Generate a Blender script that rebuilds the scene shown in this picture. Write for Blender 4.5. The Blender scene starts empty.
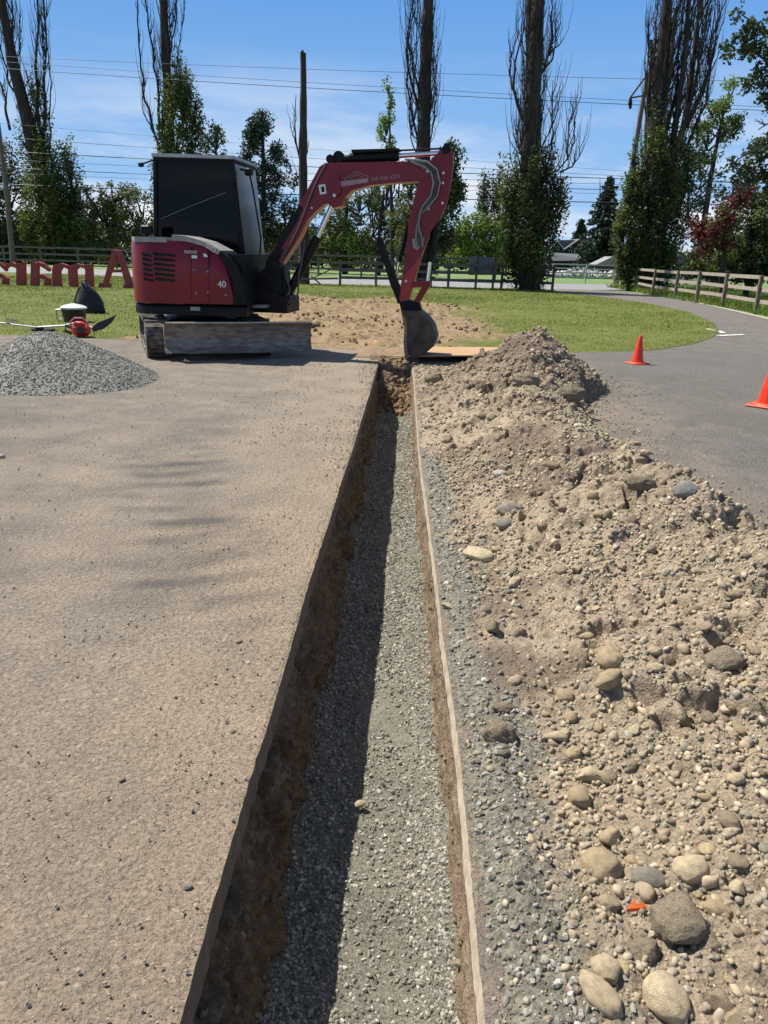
import bpy, math, random
import numpy as np
from mathutils import Vector, Matrix
rng = np.random.default_rng(7); random.seed(7)
PI = math.pi
C = bpy.context.scene.collection
# ---------------------------------------------------------------- camera maths
CAM_H = 1.4; FOC = 745.0
roll = math.radians(1.5); th = math.atan(257/745)
Fv = np.array([0, math.cos(th), -math.sin(th)]); U0 = np.array([0, math.sin(th), math.cos(th)]); R0 = np.array([1., 0, 0])
Rv = math.cos(roll)*R0+math.sin(roll)*U0; Uv = -math.sin(roll)*R0+math.cos(roll)*U0
CP = np.array([0, 0, CAM_H])
def ray(px, py): return Fv+Rv*(px-384)/FOC+Uv*(512-py)/FOC
def G(px, py, z=0.0):
    d = ray(px, py); return CP+d*((z-CAM_H)/d[2])
def at(px, py, Y):
    d = ray(px, py); return CP+d*(Y/d[1])
def on_plane(px, py, p0, n):
    d = ray(px, py); return CP+d*(np.dot(p0-CP, n)/np.dot(d, n))
cam = bpy.data.cameras.new('camera'); co = bpy.data.objects.new('camera', cam); C.objects.link(co)
cam.sensor_fit = 'VERTICAL'; cam.sensor_height = 24; cam.lens = 24*FOC/1024; cam.clip_end = 3000; cam.clip_start = 0.05
mm = Matrix(((Rv[0], Uv[0], -Fv[0], 0), (Rv[1], Uv[1], -Fv[1], 0), (Rv[2], Uv[2], -Fv[2], CAM_H), (0, 0, 0, 1)))
co.matrix_world = mm
bpy.context.scene.camera = co
# ---------------------------------------------------------------- noise
_perm = np.random.default_rng(3).permutation(512).astype(np.int64)
_val = np.random.default_rng(4).random(512)
def _h(i, j, s): return _perm[(_perm[(i+s*37) & 511]+j) & 511]
def vn(x, y, s=0):
    xi = np.floor(x).astype(np.int64); yi = np.floor(y).astype(np.int64)
    fx = x-xi; fy = y-yi; fx = fx*fx*(3-2*fx); fy = fy*fy*(3-2*fy)
    a = _val[_h(xi, yi, s)]; b = _val[_h(xi+1, yi, s)]; c = _val[_h(xi, yi+1, s)]; d = _val[_h(xi+1, yi+1, s)]
    return (a*(1-fx)+b*fx)*(1-fy)+(c*(1-fx)+d*fx)*fy
def fbm(x, y, o=4, s=0, g=.5):
    r = 0; a = 1.; t = 0
    for k in range(o):
        r = r+a*vn(x*2**k, y*2**k, s+k*5); t += a; a *= g
    return r/t-.5
def worley(x, y, s=0):
    xi = np.floor(x).astype(np.int64); yi = np.floor(y).astype(np.int64); best = np.full(np.shape(x), 9.)
    for dx in (-1, 0, 1):
        for dy in (-1, 0, 1):
            i = xi+dx; j = yi+dy
            px = i+_val[_h(i, j, s)]; py = j+_val[_h(i, j, s+3)]
            best = np.minimum(best, np.hypot(px-x, py-y))
    return best
def sm(a, b, x):
    t = np.clip((x-a)/(b-a), 0, 1); return t*t*(3-2*t)
# ---------------------------------------------------------------- materials
def new_mat(name):
    m = bpy.data.materials.new(name); m.use_nodes = True; nt = m.node_tree
    return m, nt, nt.nodes['Principled BSDF']
def node(nt, t, **kw):
    n = nt.nodes.new(t)
    for k, v in kw.items():
        if k in n.inputs: n.inputs[k].default_value = v
        else: setattr(n, k, v)
    return n
def mixc(nt, fac, a, b, mode='MIX'):
    n = nt.nodes.new('ShaderNodeMix'); n.data_type = 'RGBA'; n.blend_type = mode
    for s, v in ((0, fac), (6, a), (7, b)):
        if hasattr(v, 'links'): nt.links.new(v, n.inputs[s])
        elif s == 0: n.inputs[0].default_value = v
        else: n.inputs[s].default_value = (*v, 1)
    return n.outputs[2]
def ramp(nt, src, a, b):
    n = nt.nodes.new('ShaderNodeMapRange'); n.inputs[1].default_value = a; n.inputs[2].default_value = b
    nt.links.new(src, n.inputs[0]); return n.outputs[0]
def noise(nt, sc, det=4, rough=.55, coord=None, stretch=None):
    tc = nt.nodes.new('ShaderNodeTexCoord'); n = nt.nodes.new('ShaderNodeTexNoise')
    n.inputs['Scale'].default_value = sc; n.inputs['Detail'].default_value = det; n.inputs['Roughness'].default_value = rough
    src = tc.outputs[coord or 'Object']
    if stretch:
        mp = nt.nodes.new('ShaderNodeMapping'); mp.inputs['Scale'].default_value = stretch
        nt.links.new(src, mp.inputs[0]); src = mp.outputs[0]
    nt.links.new(src, n.inputs['Vector']); return n.outputs['Fac']
def voro(nt, sc, feature='F1', out='Distance'):
    tc = nt.nodes.new('ShaderNodeTexCoord'); n = nt.nodes.new('ShaderNodeTexVoronoi'); n.feature = feature
    n.inputs['Scale'].default_value = sc; nt.links.new(tc.outputs['Object'], n.inputs['Vector']); return n.outputs[out]
def attr(nt, name):
    n = nt.nodes.new('ShaderNodeAttribute'); n.attribute_name = name; return n.outputs['Fac']
def bump(nt, bs, h, strength, dist, prev=None):
    b = nt.nodes.new('ShaderNodeBump'); b.inputs['Strength'].default_value = strength; b.inputs['Distance'].default_value = dist
    nt.links.new(h, b.inputs['Height'])
    if prev: nt.links.new(prev, b.inputs['Normal'])
    nt.links.new(b.outputs[0], bs.inputs['Normal']); return b.outputs[0]
def simple(name, c, rough=.6, metal=0, c2=None, ns=6, bs=0, bd=.004, bn=60, coat=0, spec=.5, stretch=None, lo=.38, hi=.62):
    m, nt, p = new_mat(name)
    p.inputs['Roughness'].default_value = rough; p.inputs['Metallic'].default_value = metal
    p.inputs['Specular IOR Level'].default_value = spec; p.inputs['Coat Weight'].default_value = coat
    if c2 is None: c2 = tuple(v*.75 for v in c)
    nt.links.new(mixc(nt, ramp(nt, noise(nt, ns, stretch=stretch), lo, hi), c, c2), p.inputs['Base Color'])
    if bs: bump(nt, p, noise(nt, bn, 3, stretch=stretch), bs, bd)
    return m
def stone_mat(name, cols, rough=.85, island=True, bs=.5, bn=120):
    """stones whose colour differs from one stone to the next"""
    m, nt, p = new_mat(name); p.inputs['Roughness'].default_value = rough; p.inputs['Specular IOR Level'].default_value = .25
    cr = nt.nodes.new('ShaderNodeValToRGB'); e = cr.color_ramp.elements
    while len(e) < len(cols): e.new(.5)
    for k, c in enumerate(cols):
        e[k].position = k/(len(cols)-1); e[k].color = (*c, 1)
    if island:
        g = nt.nodes.new('ShaderNodeNewGeometry'); src = g.outputs['Random Per Island']
    else:
        g = nt.nodes.new('ShaderNodeObjectInfo'); src = g.outputs['Random']
    nt.links.new(src, cr.inputs[0])
    c = mixc(nt, ramp(nt, noise(nt, bn*.4, 4), .3, .7), cr.outputs[0], (.72, .7, .66), 'MULTIPLY')
    nt.links.new(c, p.inputs['Base Color']); bump(nt, p, noise(nt, bn, 4), bs, .003)
    return m
def leaf_mat(name, c1, c2, trans=.35, c3=None):
    m, nt, p = new_mat(name); p.inputs['Roughness'].default_value = .55; p.inputs['Specular IOR Level'].default_value = .3
    g = nt.nodes.new('ShaderNodeNewGeometry')
    c = mixc(nt, g.outputs['Random Per Island'], c1, c2)
    if c3: c = mixc(nt, ramp(nt, noise(nt, .8, 2), .52, .66), c, c3)
    nt.links.new(c, p.inputs['Base Color'])
    t = nt.nodes.new('ShaderNodeBsdfTranslucent'); nt.links.new(c, t.inputs[0])
    mx = nt.nodes.new('ShaderNodeMixShader'); mx.inputs[0].default_value = trans
    nt.links.new(p.outputs[0], mx.inputs[1]); nt.links.new(t.outputs[0], mx.inputs[2])
    nt.links.new(mx.outputs[0], nt.nodes['Material Output'].inputs[0]); return m
# ---------------------------------------------------------------- objects
def tag(o, label=None, cat=None, group=None, kind=None):
    if label: o['label'] = label
    if cat: o['category'] = cat
    if group: o['group'] = group
    if kind: o['kind'] = kind
    return o
def empty(name, loc, label, cat, group=None, rz=0):
    o = bpy.data.objects.new(name, None); C.objects.link(o); o.location = loc; o.rotation_euler = (0, 0, rz)
    o.empty_display_size = .2
    return tag(o, label, cat, group)
def raw(name, V, F, mat, parent=None, smooth=True, loc=None, base=None):
    """V n x 3, F m x k array or list of arrays of equal-length faces; loc: origin of the object (world V)"""
    V = np.asarray(V, dtype=np.float32)
    if loc is not None: V = V-np.asarray(loc, dtype=np.float32)
    if base is not None: V = V-np.asarray(base, dtype=np.float32)
    Fs = F if isinstance(F, list) else [F]
    me = bpy.data.meshes.new(name); nf = sum(len(f) for f in Fs); nl = sum(f.size for f in Fs)
    me.vertices.add(len(V)); me.vertices.foreach_set('co', V.ravel())
    me.loops.add(nl); me.polygons.add(nf)
    me.loops.foreach_set('vertex_index', np.concatenate([f.ravel() for f in Fs]).astype(np.int32))
    st = []; k = 0
    for f in Fs:
        st.append(k+np.arange(len(f))*f.shape[1]); k += f.size
    me.polygons.foreach_set('loop_start', np.concatenate(st).astype(np.int32))
    me.update(calc_edges=True); me.validate()
    me.polygons.foreach_set('use_smooth', np.full(len(me.polygons), smooth))
    me.materials.append(mat)
    o = bpy.data.objects.new(name, me); C.objects.link(o)
    if parent is not None: o.parent = parent
    if loc is not None: o.location = loc
    return o
def setattr_f(o, name, vals):
    a = o.data.attributes.new(name, 'FLOAT', 'POINT'); a.data.foreach_set('value', np.asarray(vals, dtype=np.float32).ravel())
def grid_faces(nr, nc):
    i = np.arange((nr-1)*(nc-1)); r = i//(nc-1); c = i % (nc-1); a = r*nc+c
    return np.stack([a, a+1, a+nc+1, a+nc], 1)
class MB:
    """collects simple shapes; build() links them as one mesh object"""
    def __init__(s): s.v = []; s.f = []
    def add(s, vs, fs):
        k = len(s.v); s.v += [tuple(map(float, v)) for v in vs]; s.f += [tuple(i+k for i in f) for f in fs]; return s
    def box(s, c, size, rz=0, ax=None, bev=0):
        """c centre; size full; ax optional 3x3 rows (x,y,z axes)"""
        c = np.asarray(c, float); hx, hy, hz = [q/2 for q in size]
        if ax is None:
            ax = np.array([[math.cos(rz), math.sin(rz), 0], [-math.sin(rz), math.cos(rz), 0], [0, 0, 1]])
        b = min(bev, hx*.9, hy*.9, hz*.9)
        if b <= 0:
            P = [(x*hx, y*hy, z*hz) for z in (-1, 1) for x, y in ((-1, -1), (1, -1), (1, 1), (-1, 1))]
            F = [(3, 2, 1, 0), (4, 5, 6, 7), (0, 1, 5, 4), (1, 2, 6, 5), (2, 3, 7, 6), (3, 0, 4, 7)]
        else:
            P = []; F = []
            ring = lambda ix, iy, z: [(-ix+b*0, -iy+b, z), (-ix+b, -iy, z), (ix-b, -iy, z), (ix, -iy+b, z), (ix, iy-b, z), (ix-b, iy, z), (-ix+b, iy, z), (-ix, iy-b, z)]
            for (ix, iy, z) in ((hx-b, hy-b, -hz), (hx, hy, -hz+b), (hx, hy, hz-b), (hx-b, hy-b, hz)):
                P += ring(ix, iy, z)
            for q in range(3):
                for k in range(8):
                    F.append((q*8+k, q*8+(k+1) % 8, q*8+8+(k+1) % 8, q*8+8+k))
            F.append(tuple(range(7, -1, -1))); F.append(tuple(range(24, 32)))
        return s.add([c+p[0]*ax[0]+p[1]*ax[1]+p[2]*ax[2] for p in P], F)
    def bar(s, a, b, w, h, up=(0, 0, 1), bev=0):
        a = np.asarray(a, float); b = np.asarray(b, float); d = b-a; L = np.linalg.norm(d); d = d/L
        up = np.asarray(up, float); y = np.cross(up, d); y /= np.linalg.norm(y); z = np.cross(d, y)
        return s.box((a+b)/2, (L, w, h), ax=np.array([d, y, z]), bev=bev)
    def tube(s, pts, rad, n=8, cap=True):
        pts = [np.asarray(p, float) for p in pts]; m = len(pts)
        if not hasattr(rad, '__len__'): rad = [rad]*m
        d0 = pts[1]-pts[0]; ref = np.array([0, 0, 1.]) if abs(d0[2]) < .8*np.linalg.norm(d0) else np.array([1., 0, 0])
        V = []
        for i, p in enumerate(pts):
            d = pts[min(i+1, m-1)]-pts[max(i-1, 0)]; d = d/(np.linalg.norm(d)+1e-9)
            a = ref-d*np.dot(ref, d); a /= np.linalg.norm(a)+1e-9; ref = a; b = np.cross(d, a)
            for k in range(n):
                t = 2*PI*k/n; V.append(p+rad[i]*(math.cos(t)*a+math.sin(t)*b))
        F = [(i*n+k, i*n+(k+1) % n, (i+1)*n+(k+1) % n, (i+1)*n+k) for i in range(m-1) for k in range(n)]
        if cap: F += [tuple(range(n-1, -1, -1)), tuple(range((m-1)*n, m*n))]
        return s.add(V, F)
    def prism(s, A, B):
        """A, B: matching rings of points; side quads and two caps"""
        n = len(A); F = [(k, (k+1) % n, n+(k+1) % n, n+k) for k in range(n)]
        F += [tuple(range(n-1, -1, -1)), tuple(range(n, 2*n))]
        return s.add(list(A)+list(B), F)
    def lathe(s, c, prof, n=20, ax=None):
        """prof: (radius, height) from bottom to top about the z axis through c"""
        V = []; m = len(prof); ax = np.eye(3) if ax is None else np.asarray(ax, float); c = np.asarray(c, float)
        for r, z in prof:
            for k in range(n):
                t = 2*PI*k/n; V.append(c+r*math.cos(t)*ax[0]+r*math.sin(t)*ax[1]+z*ax[2])
        F = [(i*n+k, i*n+(k+1) % n, (i+1)*n+(k+1) % n, (i+1)*n+k) for i in range(m-1) for k in range(n)]
        F += [tuple(range(n-1, -1, -1)), tuple(range((m-1)*n, m*n))]
        return s.add(V, F)
    def build(s, name, mat, parent=None, smooth=False, base=None, sharp=35):
        me = bpy.data.meshes.new(name); b = np.zeros(3) if base is None else np.asarray(base, float)
        if parent is not None and base is None: b = np.array(parent.location) if parent.parent is None else np.array(parent.parent.location)
        me.from_pydata([tuple(np.array(v)-b) for v in s.v], [], s.f); me.materials.append(mat)
        me.polygons.foreach_set('use_smooth', np.full(len(me.polygons), smooth))
        if smooth: me.set_sharp_from_angle(angle=math.radians(sharp))
        me.update(); o = bpy.data.objects.new(name, me); C.objects.link(o)
        if parent is not None: o.parent = parent
        elif base is not None: o.location = b
        return o
def ico(sub):
    import bmesh
    bm = bmesh.new(); bmesh.ops.create_icosphere(bm, subdivisions=sub, radius=1)
    bm.verts.ensure_lookup_table()
    V = np.array([v.co[:] for v in bm.verts]); F = np.array([[v.index for v in f.verts] for f in bm.faces]); bm.free(); return V, F
ICO1 = ico(1); ICO2 = ico(2); ICO3 = ico(3); ICO4 = ico(4)
def rand_rot(n, r):
    q = r.normal(size=(n, 4)); q /= np.linalg.norm(q, axis=1)[:, None]; w, x, y, z = q.T
    return np.stack([np.stack([1-2*(y*y+z*z), 2*(x*y-z*w), 2*(x*z+y*w)], -1), np.stack([2*(x*y+z*w), 1-2*(x*x+z*z), 2*(y*z-x*w)], -1), np.stack([2*(x*z-y*w), 2*(y*z+x*w), 1-2*(x*x+y*y)], -1)], 1)
def stones(P, rad, jit=.28, base=ICO1, seed=1, squash=(1, .8, .6)):
    r = np.random.default_rng(seed); BV, BF = base; n = len(P); k = len(BV)
    V = BV[None]*(1+r.uniform(-jit, jit, (n, k, 1)))
    V = V*(np.array(squash)*r.uniform(.75, 1.25, (n, 3)))[:, None, :]
    V = np.einsum('nij,nkj->nki', rand_rot(n, r), V)*np.asarray(rad)[:, None, None]+np.asarray(P)[:, None, :]
    F = BF[None]+(np.arange(n)*k)[:, None, None]
    return V.reshape(-1, 3), F.reshape(-1, 3)
# ---------------------------------------------------------------- world, sun
sc = bpy.context.scene
w = bpy.data.worlds.new('World'); sc.world = w; w.use_nodes = True; nt = w.node_tree
sunv = np.array([-.60, .30, 1.0]); sunv /= np.linalg.norm(sunv)
sky = nt.nodes.new('ShaderNodeTexSky'); sky.sky_type = 'NISHITA'; sky.sun_disc = False
el = math.asin(sunv[2]); az = math.atan2(sunv[0], sunv[1])
sky.sun_elevation = el; sky.sun_rotation = az
sky.altitude = 0; sky.air_density = 1.0; sky.dust_density = .15; sky.ozone_density = 2.0
bg = nt.nodes['Background']; bg.inputs[1].default_value = SKY_STR = .062
tc = nt.nodes.new('ShaderNodeTexCoord'); mp = nt.nodes.new('ShaderNodeMapping'); mp.inputs['Scale'].default_value = (1.4, 1.4, 7)
nt.links.new(tc.outputs['Generated'], mp.inputs[0])
nz = nt.nodes.new('ShaderNodeTexNoise'); nz.inputs['Scale'].default_value = 2.2; nz.inputs['Detail'].default_value = 7; nz.inputs['Roughness'].default_value = .6
nt.links.new(mp.outputs[0], nz.inputs['Vector'])
sx = nt.nodes.new('ShaderNodeSeparateXYZ'); nt.links.new(tc.outputs['Generated'], sx.inputs[0])
low = ramp(nt, sx.outputs[2], .22, .05)          # clouds lie low, near the horizon
cl = ramp(nt, nz.outputs['Fac'], .41, .62)
mu = nt.nodes.new('ShaderNodeMath'); mu.operation = 'MULTIPLY'; nt.links.new(low, mu.inputs[0]); nt.links.new(cl, mu.inputs[1])
nt.links.new(mixc(nt, mu.outputs[0], (0, 0, 0), (0, 0, 0)), bg.inputs[0])
mixn = bg.inputs[0].links[0].from_node
hs = nt.nodes.new('ShaderNodeHueSaturation'); hs.inputs['Saturation'].default_value = .85; hs.inputs['Value'].default_value = 1.3; nt.links.new(sky.outputs[0], hs.inputs['Color']); band = mixc(nt, ramp(nt, sx.outputs[2], .02, .30), (3.8, 6.4, 9.6), (1.25, 3.5, 8.1)); nt.links.new(mixc(nt, ramp(nt, sx.outputs[2], .30, .62), band, hs.outputs[0]), mixn.inputs[6]); mixn.inputs[7].default_value = (9.2, 9.6, 10.2, 1)
sd = bpy.data.lights.new('sun', 'SUN'); sd.energy = 5.0; sd.angle = math.radians(.53); sd.color = (1, .945, .85)
so = bpy.data.objects.new('sun', sd); C.objects.link(so); so.location = (0, 0, 30)
so.rotation_euler = Vector(-sunv).to_track_quat('-Z', 'Y').to_euler()
sc.view_settings.view_transform = 'Standard'; sc.view_settings.look = 'None'; sc.view_settings.exposure = 0.64; sc.view_settings.gamma = 1
sc.cycles.max_bounces = 6; sc.cycles.diffuse_bounces = 3; sc.cycles.transparent_max_bounces = 6; sc.cycles.use_denoising = True
# ================================================================ ground
def asphalt_mat(name, dust0):
    """worn asphalt under a film of dust; attribute 'dust' adds tan dirt, 'mark' the dark scuffed track prints"""
    m, nt, p = new_mat(name); p.inputs['Roughness'].default_value = .92; p.inputs['Specular IOR Level'].default_value = .2
    ag = voro(nt, 170, out='Color'); sep = nt.nodes.new('ShaderNodeSeparateColor'); nt.links.new(ag, sep.inputs[0])
    aspc = mixc(nt, sep.outputs[0], (.11, .102, .093), (.235, .22, .20))
    aspc = mixc(nt, ramp(nt, noise(nt, 1.1, 5), .3, .7), aspc, (.85, .83, .80), 'MULTIPLY')
    dustc = mixc(nt, ramp(nt, noise(nt, 2.3, 6), .35, .65), (.375, .308, .235), (.28, .24, .192))
    dustc = mixc(nt, ramp(nt, noise(nt, 75, 4, .65), .45, .7), dustc, (.175, .145, .112))
    dustc = mixc(nt, ramp(nt, noise(nt, 48, 3, .6), .58, .70), dustc, (.44, .375, .29))
    dustc = mixc(nt, ramp(nt, attr(nt, 'dust'), .18, .62), dustc, (1.16, 1.08, 1.0), 'MULTIPLY')
    dustc = mixc(nt, ramp(nt, noise(nt, 1.7, 7, .7), .64, .74), dustc, (.46, .345, .245))
    f = nt.nodes.new('ShaderNodeMath'); f.operation = 'MULTIPLY_ADD'; nt.links.new(noise(nt, 3.1, 8, .65), f.inputs[0]); f.inputs[1].default_value = 1.5
    ad = nt.nodes.new('ShaderNodeMath'); ad.operation = 'ADD'; nt.links.new(attr(nt, 'dust'), ad.inputs[0]); ad.inputs[1].default_value = dust0-1.15
    nt.links.new(ad.outputs[0], f.inputs[2])
    g2 = nt.nodes.new('ShaderNodeMath'); g2.operation = 'MULTIPLY_ADD'; nt.links.new(noise(nt, 110, 3), g2.inputs[0]); g2.inputs[1].default_value = .8; nt.links.new(f.outputs[0], g2.inputs[2])
    fac = ramp(nt, g2.outputs[0], .1, .95)
    col = mixc(nt, fac, aspc, dustc)
    col = mixc(nt, ramp(nt, attr(nt, 'mark'), 0, 1), col, (.10, .092, .085))
    ms = col.node; 
    nt.links.new(col, p.inputs['Base Color'])
    b = bump(nt, p, voro(nt, 130), .5, .005)
    b = bump(nt, p, noise(nt, 52, 6, .72), 1, .018, b)
    b = bump(nt, p, noise(nt, 26, 4, .6), .7, .014, b)
    bump(nt, p, noise(nt, 9, 4), .6, .02, b)
    return m
M_aspL = asphalt_mat('dusty_asphalt', 1.0)
M_aspR = asphalt_mat('asphalt', .02)
M_cut = simple('asphalt_cut_shaded', (.17, .125, .08), .95, c2=(.12, .09, .06), ns=25, bs=.8, bn=140, bd=.006)  # left cut face: its shade is put into the colour as darker brown
M_grass_ground = simple('grass_ground', (.105, .15, .03), .95, c2=(.17, .175, .055), ns=1.7, bs=.9, bn=35, bd=.03)
M_pasture = simple('pasture', (.11, .19, .045), .95, c2=(.16, .21, .07), ns=.35)
# trench edges traced on the ground
LE = np.array([G(*p)[:2] for p in ((179, 1024), (223, 869), (256, 760), (276, 700), (304, 600), (329, 522), (339, 489), (351, 455), (366, 405), (374, 379), (380, 357))])
RE = np.array([G(*p)[:2] for p in ((485, 1024), (474, 904), (462, 785), (455, 722), (445, 650), (434, 560), (429, 519), (420, 459), (414, 375), (411, 358))])
TY0, TY1 = -1.2, 10.9
def xl(Y):
    Y = np.asarray(Y, float)
    return np.interp(Y, LE[:, 1], LE[:, 0])+.007*fbm(Y*2.3, Y*0+3, 4, 11)*sm(.5, 3, Y)+.006*fbm(Y*22, Y*0+3, 3, 17)
def xr(Y):
    Y = np.asarray(Y, float)
    return np.interp(Y, RE[:, 1], RE[:, 0])+.006*fbm(Y*1.9, Y*0+7, 4, 12)+.007*fbm(Y*26, Y*0+3, 3, 18)
lot_far = [(-240, 333), (-60, 334), (0, 335), (60, 337), (100, 338), (135, 340), (200, 344), (300, 347), (372, 350), (420, 353), (520, 353), (600, 352), (650, 350), (690, 344), (710, 337), (717, 331), (712, 323), (690, 313), (650, 304), (600, 297), (560, 293)]
lot_out = [(600, 289.5), (640, 292), (680, 299), (720, 307), (768, 318), (860, 342), (980, 380), (1100, 430)]
# ground sheet to the horizon, open only where the trench is
yb = [-40, TY0-.3, TY1+.8, 900]; xb = [-700, -1.2, 1.2, 700]
mb = MB()
for (x0, x1, y0, y1) in ((-700, -1.2, -40, 900), (1.2, 700, -40, 900), (-1.2, 1.2, -40, TY0-.3), (-1.2, 1.2, TY1+.8, 900)):
    mb.add([(x0, y0, -.05), (x1, y0, -.05), (x1, y1, -.05), (x0, y1, -.05)], [(0, 1, 2, 3)])
tag(mb.build('ground', M_pasture), kind='structure')
# ---- left asphalt
def fill_lawn_edge(X):  # far edge of the lot (Y) as a function of X
    P = np.array([G(*p)[:2] for p in lot_far[:14]]); return np.interp(X, P[:, 0], P[:, 1])
nr, ncx = 520, 330
tY = np.linspace(0, 1, nr); YY = TY0+(13.6-TY0)*(0.28*tY+.72*tY**2.2)
tX = np.linspace(0, 1, ncx); SS = 14*(0.06*tX+.94*tX**2.6)
Yg, Sg = np.meshgrid(YY, SS, indexing='ij')
Xg = xl(np.minimum(Yg, 11.5))-Sg
lim = fill_lawn_edge(Xg)+.05*fbm(Xg*2, Yg*0, 3, 5)
# squash rows beyond the edge of the lot onto it
Yg = np.minimum(Yg, lim)
def tread(X, Y):
    a = G(175, 440)[:2]; b = G(190, 640)[:2]; d = b-a; L = np.hypot(*d); d /= L
    s = (X-a[0])*d[0]+(Y-a[1])*d[1]; q = (X-a[0])*-d[1]+(Y-a[1])*d[0]
    wdt = sm(.52, .12, np.abs(q+.05*np.sin(s*2.1)+.16*fbm(X*4, Y*4, 4, 10)))*sm(-.5, .6, s)*sm(L+.35, L-.35, s)
    bars = np.sin((s+.30*q*q+.10*fbm(X*2.2, Y*2.2, 3, 9))*2*PI/.24+1.6*np.sin(s*1.3))
    return wdt, bars
wd, bars = tread(Xg, Yg)
Zg = .018*fbm(Xg*.8, Yg*.8, 3, 2)+.0035*fbm(Xg*7, Yg*7, 4, 3)+.003*fbm(Xg*38, Yg*38, 2, 6)*(Yg < 5)+wd*bars*.002
pit = worley(Xg*26, Yg*26, 4); Zg -= .004*sm(.22, .06, pit)*(vn(Xg*9, Yg*9, 5) > .45)*(Yg < 6)
crumb = sm(.16, .0, Sg)*sm(.52, .70, vn(Xg*2.3+5, Yg*2.3, 8)); Zg += crumb*.012*np.abs(fbm(Xg*45, Yg*45, 3, 22))*2
Zg *= sm(0, .012, Sg)*.9+.1
Zg = np.minimum(Zg, .02)
V = np.stack([Xg, Yg, Zg], -1).reshape(-1, 3)
# cut face of the slab towards the trench
edge = V.reshape(nr, ncx, 3)[:, 0, :]; dn = edge.copy(); dn[:, 2] = -.085; dn[:, 0] += .012*fbm(YY*20, YY*0, 3, 31)+.004
ob = raw('asphalt_lot', V, grid_faces(nr, ncx)[:, ::-1], M_aspL); tag(ob, kind='structure')
dust = sm(.9, .05, Sg)*.30+.25*fbm(Xg*1.1, Yg*1.1, 4, 41)+.16*sm(7, 2, Yg)+.12*sm(2.3, .8, Sg)*sm(8, 4, Yg)-.34*sm(3.2, 6.0, Yg)*sm(.4, 1.5, Sg)-.2*sm(2, 4, Sg)
blot = sm(.05, .22, fbm(Xg*1.5+9, Yg*2.6, 4, 77))
mark = wd*sm(-.8, 1, bars)*sm(-.16, .2, fbm(Xg*3, Yg*4, 5, 51))*.5+.34*wd*sm(-.15, .25, fbm(Xg*3, Yg*5, 5, 52))+.30*blot*sm(.5, 1.3, Sg)*sm(10, 7, Yg)*sm(1.6, 3, Yg)
setattr_f(ob, 'dust', dust.ravel()); setattr_f(ob, 'mark', np.clip(mark, 0, .8).ravel())
ids = np.arange(nr); cut = np.concatenate([edge, dn]); f = np.stack([ids[:-1], ids[1:], nr+ids[1:], nr+ids[:-1]], 1)
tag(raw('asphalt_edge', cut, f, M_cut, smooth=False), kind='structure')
# ---- right asphalt: the driveway that curls away round the lawn
def tri_fill(pts, z, res=None):
    import bmesh
    bm = bmesh.new(); vs = [bm.verts.new((p[0], p[1], z)) for p in pts]; fc = bm.faces.new(vs)
    bmesh.ops.triangulate(bm, faces=[fc])
    me = bpy.data.meshes.new('t'); bm.to_mesh(me); bm.free(); return me
nr2, nc2 = 420, 160
tY = np.linspace(0, 1, nr2); Y2 = TY0+(12.6-TY0)*(0.28*tY+.72*tY**2); tX = np.linspace(0, 1, nc2); S2 = 13*(.1*tX+.9*tX**2)
Yg, Sg = np.meshgrid(Y2, S2, indexing='ij'); Xg = xr(np.minimum(Yg, 11.))+Sg
Pf = np.array([G(*p)[:2] for p in lot_far[9:13]])
Yg = np.minimum(Yg, np.interp(Xg, Pf[:, 0], Pf[:, 1])+.05*fbm(Xg*2, Yg*0, 3, 5))
Zg = .014*fbm(Xg*.7, Yg*.7, 3, 2)+.002*fbm(Xg*9, Yg*9, 3, 3); Zg *= sm(0, .012, Sg)
Zg = np.minimum(Zg, .01)
V = np.stack([Xg, Yg, Zg], -1).reshape(-1, 3); ob = raw('driveway', V, grid_faces(nr2, nc2), M_aspR); tag(ob, kind='structure')
setattr_f(ob, 'dust', (sm(3.4, 1.2, Sg)*.55+.18*fbm(Xg*.9, Yg*.9, 4, 43)).ravel()); setattr_f(ob, 'mark', np.zeros(Xg.size))
edge = V.reshape(nr2, nc2, 3)[:, 0, :]; dn = edge.copy(); dn[:, 2] = -.04; dn[:, 0] -= .011+.006*fbm(Y2*7, Y2*0, 3, 33)
ids = np.arange(nr2); cut = np.concatenate([edge, dn]); f = np.stack([ids[1:], ids[:-1], nr2+ids[:-1], nr2+ids[1:]], 1)
M_cutR = simple('asphalt_cut_lit', (.42, .345, .25), .95, c2=(.30, .24, .17), ns=22, bs=.5, bn=140, bd=.004)  # right cut face: sunlight is put into the colour as paler tan
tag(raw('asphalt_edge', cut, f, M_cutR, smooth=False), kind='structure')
# far part of the driveway: strip between inner and outer curve
inner = [(600, 352), (650, 350), (690, 344), (710, 337), (717, 331), (712, 323), (690, 313), (650, 304), (600, 297), (545, 293.5)]
outer = [(1400, 560), (1100, 430), (980, 380), (860, 342), (768, 318), (720, 307), (680, 299), (650, 294), (615, 290.5), (560, 289)]
I = np.array([G(*p) for p in inner]); O = np.array([G(*p) for p in outer]); O[0] = (13.5, I[0][1]-.15, 0); O[1] = (13.3, 13.5, 0); O[2] = (12.6, 15.5, 0)
I[0][1] -= .12
def resample(P, n):
    d = np.r_[0, np.cumsum(np.linalg.norm(np.diff(P, axis=0), axis=1))]; t = np.linspace(0, d[-1], n)
    Q = np.stack([np.interp(t, d, P[:, k]) for k in range(3)], 1)
    for _ in range(6): Q[1:-1] = (Q[:-2]+Q[1:-1]*2+Q[2:])/4
    return Q
I_, O_ = resample(I, 60), resample(O, 60)
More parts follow.
